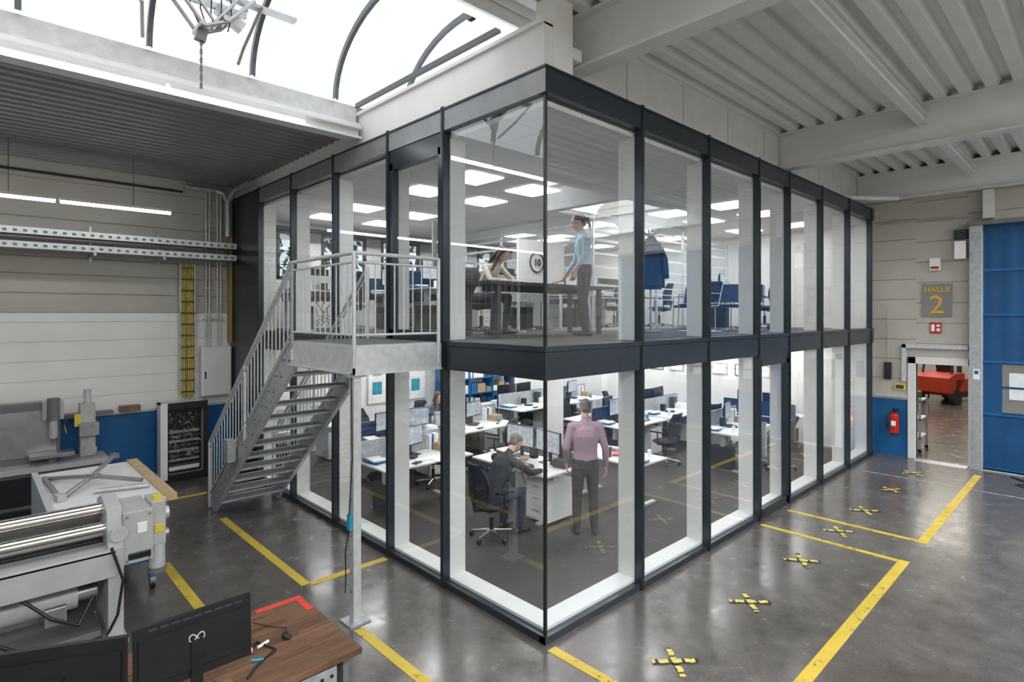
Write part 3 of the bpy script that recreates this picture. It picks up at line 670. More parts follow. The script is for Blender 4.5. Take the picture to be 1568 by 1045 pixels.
def text(body, size, loc, rot, m, name, ext=.004):
    cu = bpy.data.curves.new(name, 'FONT'); cu.body = body; cu.size = size; cu.extrude = ext; cu.align_x = 'CENTER'; cu.offset = .004
    o = bpy.data.objects.new(name, cu); COL.objects.link(o); o.location = loc; o.rotation_euler = rot
    bpy.context.view_layer.update()
    me = bpy.data.meshes.new_from_object(o.evaluated_get(bpy.context.evaluated_depsgraph_get())); bpy.data.objects.remove(o)
    o = bpy.data.objects.new(name, me); COL.objects.link(o); o.location = loc; o.rotation_euler = rot; me.materials.clear(); me.materials.append(m); return o
hs = bpy.data.objects['hall_sign']
RT = (math.pi/2, 0, -math.pi/2)
for t in (text('HALLE', .15, (10.445, -1.115, 3.46), RT, M_gold, 'lettering'), text('2', .52, (10.445, -1.115, 3.03), RT, M_gold, 'numeral')):
    t.parent = hs; t.matrix_parent_inverse = hs.matrix_basis.inverted()
b = B('safety_sign'); b.box(10.46, 10.475, -1.19, -1.0, 2.62, 2.84, M_red); b.box(10.455, 10.46, -1.08, -1.02, 2.66, 2.8, M_paper); b.box(10.455, 10.46, -1.17, -1.11, 2.66, 2.72, M_paper); b.box(10.455, 10.46, -1.17, -1.11, 2.75, 2.8, M_paper); b.done()
b = B('alarm_siren'); b.box(10.40, 10.478, -1.18, -1.0, 3.90, 4.15, M_white); b.box(10.39, 10.40, -1.16, -1.02, 3.93, 3.98, M_red); b.done(bevel=.008)
b = B('security_camera'); b.box(10.3, 10.47, -1.60, -1.42, 4.1, 4.45, M_white); b.cyl((10.2, -1.52, 4.55), (10.44, -1.52, 4.6), .04, M_dark, 12); b.box(10.36, 10.47, -1.62, -1.40, 4.5, 4.68, M_dark); b.done(bevel=.01)
b = B('card_reader'); b.box(10.40, 10.478, -.33, -.20, 1.62, 1.98, M_black); b.box(10.40, 10.478, -.58, -.40, 1.42, 1.54, M_cable); b.box(10.395, 10.40, -.56, -.42, 1.44, 1.52, M_dark); b.box(10.36, 10.48, -.62, -.05, 1.26, 1.29, M_galvl); b.done(bevel=.005)
b = B('fire_extinguisher')
b.cyl((10.37, -.40, .50), (10.37, -.40, .86), .085, M_red, 20); b.ball((10.37, -.40, .86), .085, M_red, 20, 10, (1,1,.8)); b.cyl((10.37, -.40, .92), (10.37, -.40, .98), .025, M_black)
b.box(10.33, 10.41, -.48, -.36, .98, 1.01, M_black); b.tube([(10.36, -.36, .96), (10.31, -.28, .85), (10.31, -.27, .65), (10.33, -.30, .55)], .012, M_black, 8); b.cyl((10.37, -.40, .46), (10.37, -.40, .50), .075, M_black, 20)
b.box(10.283, 10.30, -.44, -.36, .66, .76, M_paper); b.box(10.45, 10.49, -.43, -.37, .5, .95, M_dark); b.done()
b = B('conduit_pipes'); b.cyl((10.45, -.1, 4.95), (10.45, -1.4, 4.95), .012, M_galv, 6)
b.cyl((10.45, -.26, 2.0), (10.45, -.26, 3.1), .008, M_galv, 6); b.done()
b = B('floor_cable'); b.tube([(10.1, -2.3, .012), (9.7, -2.6, .012), (9.5, -2.4, .012), (9.0, -3.0, .012), (8.6, -3.6, .012)], .012, M_black, 6); b.done()

b = B('wall_annex'); b.box(26.8, 27, -6, 6, 0, 5, M_panel); b.box(10.65, 27, 4.9, 5, 0, 5, M_panel); b.box(10.65, 27, -6, -5.9, 0, 5, M_panel); b.done(loc=(0,0,0))
b = B('ceiling_annex'); b.box(10.62, 27, -6, 5, 5, 5.1, M_whitesteel); b.done(loc=(0,0,0))
b = B('ceiling_light_panels')
for x in (12.5, 15.5, 18.5, 21.5, 24.5): b.box(x, x+.4, -3, 3.5, 4.95, 4.98, M_annex)
b.done(loc=(0,0,0))
b = B('forklift')
b.box(-.55, .55, -.95, .7, .28, .85, M_orange); b.prismx([(.7, .28), (1.0, .4), (1.05, .9), (.7, 1.05), (.2, 1.05), (.2, .85)], -.55, .55, M_orange)
b.box(-.56, .56, -.4, .4, .28, .45, M_black); b.box(-.3, .3, -.25, .25, .85, 1.0, M_black); b.rbox((0, .32, 1.2), (.5, .1, .5), (-.2, 0, 0), M_black)
for x in (-.5, .5):
    b.cyl((x*1.0-.08, -.75, .30), (x+.08, -.75, .30), .30, M_black, 22); b.cyl((x-.07, .65, .26), (x+.07, .65, .26), .26, M_black, 22); b.cyl((x-.1, -.75, .3), (x+.1, -.75, .3), .13, M_galvl, 16)
    b.tube([(x*.9, -.7, .85), (x*.85, -.45, 2.05), (x*.85, .5, 2.05), (x*.9, .75, 1.0)], .035, M_black, 8)
    b.box(x*.6-.05, x*.6+.05, -1.15, -1.0, .1, 2.1, M_dark); b.box(x*.5-.06, x*.5+.06, -2.1, -1.15, .06, .10, M_dark)
for i in range(5): b.cyl((-.42, -.4+i*.22, 2.05), (.42, -.4+i*.22, 2.05), .02, M_black, 6)
b.cyl((-.3, -.45, 1.25), (.0, -.45, 1.25), .02, M_black); b.done(loc=(20.6, .25, 0), rz=math.radians(70), bevel=.02)
b = B('parts_trolley')
for z in (.3, .7, 1.1): b.box(11.1, 11.8, -.72, -.35, z, z+.03, M_galv)
for x in (11.12, 11.78):
    for y in (-.7, -.37): b.box(x-.02, x+.02, y-.02, y+.02, .08, 1.2, M_galv); b.cyl((x-.015, y, .04), (x+.015, y, .04), .04, M_black, 10)
b.box(11.2, 11.6, -.65, -.4, 1.13, 1.3, M_dark); b.done()
b = B('bollard'); b.cyl((17.5, -1.1, 0), (17.5, -1.1, 1.0), .09, M_cable, 16); b.ball((17.5, -1.1, 1.0), .09, M_cable); b.done()

# ------------------------------------------------------------------ office furniture
def office_chair(name, fab=M_fabric):
    b = B(name)
    for i in range(5):
        a = i*2*math.pi/5; e = (.28*math.cos(a), .28*math.sin(a), .075)
        b.cyl((0, 0, .11), e, .022, M_chrome, 8, .014); b.cyl((e[0]-.02*math.sin(a), e[1]+.02*math.cos(a), .032), (e[0]+.02*math.sin(a), e[1]-.02*math.cos(a), .032), .032, M_black, 12)
    b.cyl((0,0,.08), (0,0,.28), .03, M_black); b.cyl((0,0,.28), (0,0,.40), .02, M_chrome); b.box(-.12, .12, -.12, .12, .38, .42, M_black)
    b.ball((0, .01, .45), .25, fab, 18, 10, (1, .98, .17))
    vs = []; n = 8; k = 9
    for side in (0, 1):
        for j in range(n+1):
            t = j/n; z = .52+.52*t; w = .21*(1-.35*max(0, t-.6)*1.5)*(.85+.3*math.sin(math.pi*min(t*1.1, 1))); yb = -.24-.05*math.sin(math.pi*t)*(-1)-.07*t
            for i in range(k+1):
                u = -1+2*i/k; vs.append((w*u, yb+.05*u*u+(0 if side == 0 else -.045), z))
    R = k+1; off = R*(n+1); f = []
    for j in range(n):
        for i in range(k):
            a = j*R+i; f.append((a, a+1, a+R+1, a+R)); f.append((off+a, off+a+R, off+a+R+1, off+a+1))
    for j in range(n):
        for i in (0, k): a = j*R+i; f.append((a, a+R, off+a+R, off+a))
    for i in range(k):
        for j in (0, n): a = j*R+i; f.append((a, a+1, off+a+1, off+a))
    b.add(vs, f, fab, True)
    b.tube([(0, -.05, .38), (0, -.27, .42), (0, -.31, .62)], .022, M_black, 8)
    for sx in (-1, 1):
        b.tube([(sx*.10, 0, .40), (sx*.28, 0, .44), (sx*.29, 0, .66)], .014, M_black, 8); b.box(sx*.29-.035, sx*.29+.035, -.12, .14, .66, .69, M_black)
    return b
Z1 = .012; Z2 = 2.70
SM = (1.26, 2.16)
chair_lo = office_chair('office_chair').done(loc=(SM[0], SM[1], Z1), rz=math.radians(-95))

def desk(b, w=1.6, d=.8, h=.74, top=M_desk):
    b.box(-w/2, w/2, -d/2, d/2, h-.025, h, top)
    for sx in (-1, 1):
        x = sx*(w/2-.22); b.box(x-.035, x+.035, -.04, .04, .04, h-.06, M_galvl); b.box(x-.035, x+.035, -d/2+.04, d/2-.04, 0, .035, M_galvl); b.box(x-.03, x+.03, -d/2+.08, d/2-.08, h-.06, h-.025, M_galvl)
    b.box(-w/2+.22, w/2-.22, -.03, .03, h-.10, h-.05, M_galvl)
def ped(b, x, y):
    b.box(x-.21, x+.21, y-.28, y+.28, .04, .58, M_desk)
    for k in range(3): b.box(x-.20, x+.20, y-.29, y-.28, .07+k*.17, .22+k*.17, M_white); b.box(x-.06, x+.06, y-.298, y-.29, .18+k*.17, .195+k*.17, M_galv)
def clutter(b, w, h, seed):
    rnd = random.Random(seed)
    b.rbox((rnd.uniform(-.5,-.3), -.1, h+.006), (.21, .3, .012), (0,0,rnd.uniform(-.5,.5)), M_paper)
    b.rbox((.05, -.18, h+.012), (.44, .14, .02), (0,0,0), M_black if seed % 2 else M_paper)
    b.cyl((.5, -.05, h), (.5, -.05, h+.09), .035, rnd.choice([M_teal, M_paper, M_red]), 12)
    b.rbox((.6, .2, h+.06), (.22, .28, .12), (0,0,.1), rnd.choice([M_card, M_paper, M_dark]))
    b.ball((.33, -.2, h+.015), .03, M_black, 8, 6, (1,1.5,.6))
    b.rbox((-.62, .2, h+.02), (.23, .31, .04), (0,0,.2), rnd.choice([M_blue, M_dark])); b.rbox((-.62, .2, h+.05), (.22, .30, .02), (0,0,-.1), M_paper)
    for q in range(4): b.box(.42+q*.045, .46+q*.045, .27, .38, h, h+.26, rnd.choice([M_dark, M_blue, M_paper, M_teal, M_fabblue]))
    b.box(-.12, -.02, .2, .3, h, h+.16, M_black); b.rbox((-.2, -.28, h+.01), (.16, .08, .02), (0,0,.4), M_dark); b.cyl((-.55, -.2, h), (-.55, -.2, h+.12), .03, M_paper, 10)
    b.rbox((.2, -.3, h+.005), (.3, .21, .008), (0,0,.3), M_paper); b.rbox((-.1, .05, h+.02), (.12, .2, .03), (0,0,.6), rnd.choice([M_red, M_card, M_dark]))
def workstation(name, seed, divider=True, pedestal=True, mon=2):
    b = B(name); desk(b)
    if mon == 2: monitor(b, -.3, .18, .74, .1); monitor(b, .3, .18, .74, -.12, lit=(seed != 2))
    if mon == 1: monitor(b, .02, .2, .74, .25, .5, .3)
    clutter(b, 1.6, .74, seed)
    if pedestal: ped(b, .5, 0)
    if divider: b.box(-.8, .8, .375, .395, .55, 1.05, M_fabblue if seed % 2 else M_galv)
    b.box(-.65, -.48, -.2, .25, .03, .45, M_black)
    for q in range(3): b.tube([(-.3+q*.15, .2, .70), (-.25+q*.15, .15, .5), (-.1+q*.05, .12, .3), (-.4+q*.1, .1, .1)], .008, M_black, 5)
    return b
wsC = workstation('office_workstation', 3, divider=False).done(loc=(2.37, 2.62, Z1), rz=-math.pi/2)
b = B('office_desk'); desk(b, 1.5, .8); clutter(b, 1.5, .74, 5); b.done(loc=(3.75, 2.0, Z1), rz=math.pi/2)
layout = [(2.0, 5.3, 0), (3.7, 5.3, 0), (2.0, 6.12, math.pi), (3.7, 6.12, math.pi), (6.3, 3.4, 0), (8.0, 3.4, 0), (6.3, 4.22, math.pi), (8.0, 4.22, math.pi),
          (6.3, 6.3, 0), (8.0, 6.3, 0), (6.3, 7.12, math.pi), (8.0, 7.12, math.pi), (7.3, 1.6, 0), (9.4, 1.9, math.pi/2), (1.2, 7.7, 0), (1.3, 3.95, 0)]
wsA = workstation('office_workstation', 1).done(loc=(*layout[0][:2], Z1)); wsB = workstation('office_workstation', 2, mon=1, pedestal=False).done(loc=(*layout[1][:2], Z1))
wsD = workstation('office_workstation', 4, mon=0).done(loc=(*layout[2][:2], Z1), rz=layout[2][2])
for i, (x, y, r) in enumerate(layout[3:]): inst((wsB, wsA, wsD)[i % 3], (x, y, Z1), r)
for (x, y, r) in [(2.1, 4.65, 0), (3.6, 4.5, .3), (2.0, 6.9, math.pi), (6.3, 2.6, 0), (8.1, 2.65, -.3), (6.2, 5.0, math.pi), (8.0, 5.05, math.pi+.4), (6.4, 5.6, .2), (7.5, .85, .2)]:
    inst(chair_lo, (x, y, Z1), r)
inst(chair_lo, (3.6, 6.95, Z1), math.pi)
b = B('whiteboard'); b.box(3.0, 4.6, YB-.04, YB-.02, .9, 2.1, M_paper); b.box(2.97, 4.63, YB-.03, YB-.005, .87, 2.13, M_galvl)
for i in range(7): b.box(3.1+(i % 4)*.36, 3.35+(i % 4)*.36, YB-.045, YB-.04, 1.1+(i//4)*.45, 1.4+(i//4)*.45, (M_teal, M_card, M_galv)[i % 3])
b.done()
b = B('storage_shelf')
for x in (4.9, 5.7, 6.5, 7.3): b.box(x, x+.03, 8.02, 8.45, Z1, 1.7, M_blue)
for z in (.1, .5, .9, 1.3, 1.68): b.box(4.9, 7.33, 8.02, 8.45, z, z+.025, M_blue)
rnd = random.Random(2)
for z in (.125, .525, .925, 1.325):
    x = 4.97
    while x < 7.1:
        w_ = rnd.uniform(.08, .28); b.box(x, x+w_, 8.08, 8.4, z, z+rnd.uniform(.12, .3), rnd.choice([M_card, M_paper, M_teal, M_blue, M_dark, M_white, M_card])); x += w_+rnd.uniform(.02, .08)
b.done()
b = B('notice_sheets')
for i in range(6): b.box(10.300, 10.318, 2.0+i*.62, 2.42+i*.62, 1.45, 1.75, M_dark if i % 2 else M_galv); b.box(10.296, 10.300, 2.03+i*.62, 2.39+i*.62, 1.48, 1.72, M_paper)
b.done()
for (x, y) in ((4.9, 4.3), (9.3, 6.5)):
    b = B('structural_column'); b.box(x-.12, x+.12, y-.12, y+.12, Z1, 2.40, M_white); b.done()

# ---------- upper storey
b = B('meeting_table'); b.box(1.0, 3.65, 1.92, 2.72, Z2+.70, Z2+.74, M_dark)
for x in (1.25, 3.4):
    for y in (2.02, 2.62): b.box(x-.03, x+.03, y-.03, y+.03, Z2, Z2+.70, M_dark)
b.box(1.25, 3.4, 2.3, 2.34, Z2+.62, Z2+.70, M_dark)
b.rbox((1.7, 2.25, Z2+.745), (.3, .21, .008), (0,0,.2), M_paper); b.rbox((2.1, 2.15, Z2+.75), (.21, .3, .015), (0,0,-.3), M_paper); b.rbox((2.9, 2.4, Z2+.745), (.3, .21, .008), (0,0,.7), M_paper)
b.done()
up = [(2.3, 4.3, 0), (3.8, 4.75, math.pi), (1.2, 6.6, 0), (2.9, 6.6, 0), (1.2, 7.42, math.pi), (2.9, 7.42, math.pi), (6.3, 4.6, 0), (7.9, 4.6, 0), (6.3, 5.42, math.pi), (7.9, 5.42, math.pi), (8.3, 2.2, 0), (6.9, 7.2, 0), (5.5, 6.4, math.pi/2)]
for i, (x, y, r) in enumerate(up): inst((wsA, wsB, wsD)[i % 3], (x, y, Z2), r)
for (x, y, r) in [(1.86, 3.07, math.pi), (1.2, 5.85, 0), (3.0, 5.8, .3), (6.3, 3.85, 0), (8.0, 3.8, .2), (8.4, 1.5, 0)]: inst(chair_lo, (x, y, Z2), r)
def visitor_chair(name):
    b = B(name)
    for sx in (-.26, .26):
        b.tube([(sx, .25, .012), (sx, -.25, .012)], .011, M_chrome, 8); b.tube([(sx, .25, .012), (sx, .23, .45), (sx, -.18, .45), (sx, -.28, .85)], .011, M_chrome, 8)
        b.tube([(sx, .24, .45), (sx, .23, .66), (sx, -.23, .66)], .011, M_chrome, 8)
    b.cyl((-.26, -.25, .012), (.26, -.25, .012), .011, M_chrome, 8)
    b.rbox((0, .02, .46), (.48, .44, .05), (0,0,0), M_fabblue); b.rbox((0, -.235, .70), (.48, .04, .34), (.22, 0, 0), M_fabblue); return b
vc = visitor_chair('visitor_chair').done(loc=(5.35, 1.35, Z2), rz=1.2)
for (x, y, r) in ((6.3, 1.3, 2.2), (6.6, 2.2, 1.6), (7.1, 1.3, -1)): inst(vc, (x, y, Z2), r)
def partition(name, x0, x1, y, along='x'):
    b = B(name)
    def bx(a0, a1, d0, d1, z0, z1, m):
        if along == 'x': b.box(a0, a1, y+d0, y+d1, z0, z1, m)
        else: b.box(y+d0, y+d1, a0, a1, z0, z1, m)
    n = int(round((x1-x0)/1.2))
    for i in range(n+1): a = x0+(x1-x0)*i/n; bx(a-.02, a+.02, -.02, .02, Z2, 4.95, M_galvl)
    bx(x0, x1, -.02, .02, Z2, Z2+.05, M_galvl); bx(x0, x1, -.02, .02, 4.9, 4.95, M_galvl); bx(x0, x1, -.02, .02, 4.72, 4.75, M_galvl)
    if along == 'x': b.add([(x0, y, Z2), (x1, y, Z2), (x1, y, 4.95), (x0, y, 4.95)], [(0,1,2,3)], M_glassp)
    else: b.add([(y, x0, Z2), (y, x1, Z2), (y, x1, 4.95), (y, x0, 4.95)], [(0,1,2,3)], M_glassp)
    for z, h in ((3.32, .02), (3.42, .02), (3.55, .03), (3.7, .04), (3.9, .05), (4.15, .06), (4.4, .08), (4.6, .06)):
        bx(x0, x1, -.006, -.004, z, z+h*.7, M_frost)
    return b.done()
partition('glass_partition', 4.75, 10.2, 3.2); partition('glass_partition', 3.25, 8.2, 4.7, 'y')
b = B('round_wall_sign')
for i in range(24):
    a0, a1 = i*math.pi/12, (i+1)*math.pi/12
    b.cyl((.17*math.cos(a0), 0, .17*math.sin(a0)), (.17*math.cos(a1), 0, .17*math.sin(a1)), .014, M_dark, 6)
b.cyl((0, .008, 0), (0, .015, 0), .18, M_paper, 32)
o = b.done(loc=(3.45, 3.42, 3.92)); t = text('10', .17, (3.45, 3.408, 3.86), (math.pi/2, 0, 0), M_dark, 'numeral'); t.parent = o; t.matrix_parent_inverse = o.matrix_basis.inverted()
b = B('display_board'); b.box(3.0, 4.2, 3.44, 3.47, 3.55, 4.3, M_paper)
for x in (3.05, 4.15): b.box(x-.02, x+.02, 3.46, 3.5, Z2, 4.3, M_galvl); b.box(x-.02, x+.02, 3.3, 3.65, Z2, Z2+.03, M_galvl)
b.done()
b = B('coat_stand')
b.cyl((0,0,0), (0,0,1.75), .018, M_chrome, 10); b.cyl((0,0,0), (0,0,.025), .2, M_machd, 24)
for i in range(6):
    a = i*math.pi/3; b.tube([(0,0,1.62), (.12*math.cos(a), .12*math.sin(a), 1.66), (.15*math.cos(a), .15*math.sin(a), 1.74)], .009, M_chrome, 6)
def garment(cx, cy, m, top=1.55, L_=.85, w=.21, ph=0):
    vs = []; n = 18; k = 10
    for j in range(k+1):
        t = j/k; z = top-L_*t; r = w*(.28+.72*min(1, t*4)**.6)*(1+.12*t)
        for i in range(n):
            a = 2*math.pi*i/n; q = r*(1+.10*math.sin(5*a+ph)*min(1, t*2)); vs.append((cx+q*math.cos(a), cy+q*.55*math.sin(a), z))
    f = [(j*n+i, j*n+(i+1) % n, (j+1)*n+(i+1) % n, (j+1)*n+i) for j in range(k) for i in range(n)]+[tuple(range(n))]
    b.add(vs, f, m, True)
    for sx in (-1, 1):
        b.tube([(cx+sx*w*.7, cy, top-.13), (cx+sx*(w+.035), cy, top-.32), (cx+sx*(w+.05), cy-.03, top-.64)], .045, m, 10)
garment(-.02, -.10, M_coat, 1.60, .88, .16); garment(.1, .08, M_fabric, 1.55, .8, .14, 2)
b.done(loc=(4.45, 1.75, Z2), rz=-.7)
b = B('window_blinds')
for i in range(10): b.box(.3, 7.6, 8.40, 8.44, 4.78-i*.022, 4.785-i*.022, M_dark)
b.box(.3, 7.6, 8.38, 8.46, 4.79, 4.86, M_dark); b.done()
b = B('tree')
rnd = random.Random(4)
for tx in (-1.5, 1.2, 3.6, 6.2, 9.0, 12):
    b.cyl((tx, 13, 0), (tx, 13, 3.4), .12, M_wood, 10, .07)
    for i in range(260):
        p = Vector((tx, 13, 4.4))+Vector((rnd.gauss(0, .8), rnd.gauss(0, .6), rnd.gauss(0, .8)))
        R = Euler((rnd.random()*6, rnd.random()*6, 0)).to_matrix(); s_ = .16
        b.add([tuple(p+R @ Vector(q)) for q in ((-s_, 0, 0), (0, -s_*.5, 0), (s_, 0, 0), (0, s_*.5, 0))], [(0,1,2,3)], M_leaf)
b.done(loc=(0,0,0))
b = B('ground'); b.box(-20, 30, YB+.15, 30, -.3, -.1, M_leaf); b.done(loc=(0,0,0))

# ------------------------------------------------------------------ people
def loftp(pts, rx, ry, side, n=14):
    pts = [Vector(p) for p in pts]; K = len(pts); side = Vector(side).normalized(); V = []; F = []
    rings = []
    def fr(t):
        s_ = side-t*side.dot(t); s_ = s_.normalized() if s_.length > 1e-3 else t.orthogonal().normalized(); return s_, t.cross(s_)
    T = []
    for i in range(K):
        t = (pts[min(i+1, K-1)]-pts[max(i-1, 0)]).normalized(); T.append(t)
    def ring(P, t, a, c):
        s_, u = fr(t); rings.append([P+s_*a*math.cos(2*math.pi*k/n)+u*c*math.sin(2*math.pi*k/n) for k in range(n)])
    r0 = min(rx[0], ry[0]); r1 = min(rx[-1], ry[-1])
    for th in (65, 35): a = math.radians(th); ring(pts[0]-T[0]*r0*math.sin(a), T[0], rx[0]*math.cos(a), ry[0]*math.cos(a))
    for i in range(K): ring(pts[i], T[i], rx[i], ry[i])
    for th in (35, 65): a = math.radians(th); ring(pts[-1]+T[-1]*r1*math.sin(a), T[-1], rx[-1]*math.cos(a), ry[-1]*math.cos(a))
    for r in rings: V += [tuple(p) for p in r]
    for j in range(len(rings)-1):
        for i in range(n): F.append((j*n+i, j*n+(i+1) % n, (j+1)*n+(i+1) % n, (j+1)*n+i))
    a = len(V); V.append(tuple(pts[0]-T[0]*r0)); V.append(tuple(pts[-1]+T[-1]*r1)); q = (len(rings)-1)*n
    for i in range(n): F.append((a, (i+1) % n, i)); F.append((a+1, q+i, q+(i+1) % n))
    return V, F
def fuse(prims, voxel, smooth=4):
    V = []; F = []
    for (pts, rx, ry, side, tag) in prims:
        v, f = loftp(pts, rx, ry, side); o = len(V); V += v; F += [tuple(i+o for i in q) for q in f]
    me = bpy.data.meshes.new('tmp'); me.from_pydata(V, [], F); o = bpy.data.objects.new('tmp', me); COL.objects.link(o)
    r = o.modifiers.new('r', 'REMESH'); r.mode = 'VOXEL'; r.voxel_size = voxel
    s_ = o.modifiers.new('s', 'SMOOTH'); s_.factor = .5; s_.iterations = smooth
    bpy.context.view_layer.update()
    ev = o.evaluated_get(bpy.context.evaluated_depsgraph_get()); m2 = bpy.data.meshes.new_from_object(ev)
    nv = len(m2.vertices); co = np.empty(nv*3); m2.vertices.foreach_get('co', co); co = co.reshape(-1, 3)
    fs = [tuple(p.vertices) for p in m2.polygons]; bpy.data.objects.remove(o)
    return co, fs
def seglist(prims):
    A = []; C = []; R = []; T = []
    for (pts, rx, ry, side, tag) in prims:
        for i in range(len(pts)-1):
            A.append(pts[i]); C.append(pts[i+1]); R.append((rx[i]+rx[i+1]+ry[i]+ry[i+1])/4); T.append(tag)
    return np.array(A, float), np.array(C, float), np.array(R), T
def addfused(b, prims, voxel, mats, smooth=4):
    co, fs = fuse(prims, voxel, smooth); A, C, R, T = seglist(prims)
    cen = np.array([co[list(f)].mean(0) for f in fs]); best = np.full(len(fs), 1e9); tag = np.zeros(len(fs), int)
    keys = list(mats.keys())
    for k in range(len(A)):
        d = C[k]-A[k]; L2 = max(d.dot(d), 1e-9); t = np.clip(((cen-A[k]) @ d)/L2, 0, 1); q = A[k]+t[:, None]*d
        dist = np.linalg.norm(cen-q, axis=1)-R[k]; mm = dist < best; best[mm] = dist[mm]; tag[mm] = keys.index(T[k])
    o = len(b.v); b.v.extend([tuple(b.M @ Vector(v)) for v in co])
    ids = [b.idx(mats[k]) for k in keys]
    for f, t in zip(fs, tag): b.f.append(tuple(o+i for i in f)); b.mi.append(ids[t]); b.sm.append(True)

M_skin = mat('skin', (.58, .33, .24), .5, 0, .05, 20)
M_lip = mat('lips', (.42, .15, .13), .4); M_eye = mat('eye_white', (.8, .8, .78), .2); M_iris = mat('iris_dark', (.03, .02, .015), .2)
M_hgrey = mat('hair_grey', (.16, .145, .13), .6, 0, .3, 60, .4, 120); M_hdark = mat('hair_dark_brown', (.035, .02, .013), .45, 0, .3, 60, .4, 120); M_hbrown = mat('hair_brown', (.10, .05, .025), .5, 0, .3, 60, .4, 120)
M_pink = mat('shirt_pink_check', (.36, .24, .30), .8, 0, .12, 60); M_lblue = mat('blouse_light_blue', (.40, .55, .68), .75, 0, .06, 12); M_jacket = mat('jacket_charcoal', (.022, .024, .03), .8, 0, .2, 12)
M_cream = mat('top_cream', (.62, .55, .46), .8, 0, .06, 12); M_trous = mat('trousers_dark_grey', (.045, .042, .045), .85, 0, .15, 20); M_jeans = mat('jeans_navy', (.03, .035, .06), .85, 0, .2, 20); M_shoe = mat('shoe_black', (.02, .018, .016), .4); M_grey = mat('shirt_grey', (.25, .27, .3), .8)

def hand(b, wrist, d, palm_n, curl, side):
    wrist = Vector(wrist); d = Vector(d).normalized(); pn = Vector(palm_n); pn = (pn-d*pn.dot(d)).normalized(); s_ = d.cross(pn)
    if s_.dot(Vector(side)) < 0: s_ = -s_
    pr = [([tuple(wrist-d*.02), tuple(wrist+d*.02), tuple(wrist+d*.06), tuple(wrist+d*.09)], [.026, .034, .041, .040], [.020, .016, .014, .012], tuple(s_), 'h')]
    for k, (off, L_) in enumerate(((.030, .072), (.010, .080), (-.010, .074), (-.030, .058))):
        p = wrist+d*.088+s_*off; pts = [tuple(p-d*.02), tuple(p)]; a = 0
        for q, fr_ in ((0, .45), (1, .30), (2, .25)):
            a += curl*(1+.15*k); dd = d*math.cos(a)+pn*math.sin(a); p = p+dd*L_*fr_; pts.append(tuple(p))
        pr.append((pts, [.0095, .0095, .009, .0082, .007], [.0095, .0095, .009, .0082, .007], tuple(s_), 'h'))
    p = wrist+d*.025+s_*.028; q = p+(d*.6+s_*.7+pn*.25)*.042; r = q+(d*.85+s_*.25+pn*.35)*.032; t = r+(d*.95+pn*.35)*.024
    pr.append(([tuple(wrist+d*.01+s_*.012), tuple(p), tuple(q), tuple(r), tuple(t)], [.014, .014, .0115, .0105, .008], [.014, .014, .0115, .0105, .008], tuple(pn), 'h'))
    addfused(b, pr, .0042, {'h': M_skin}, 2)

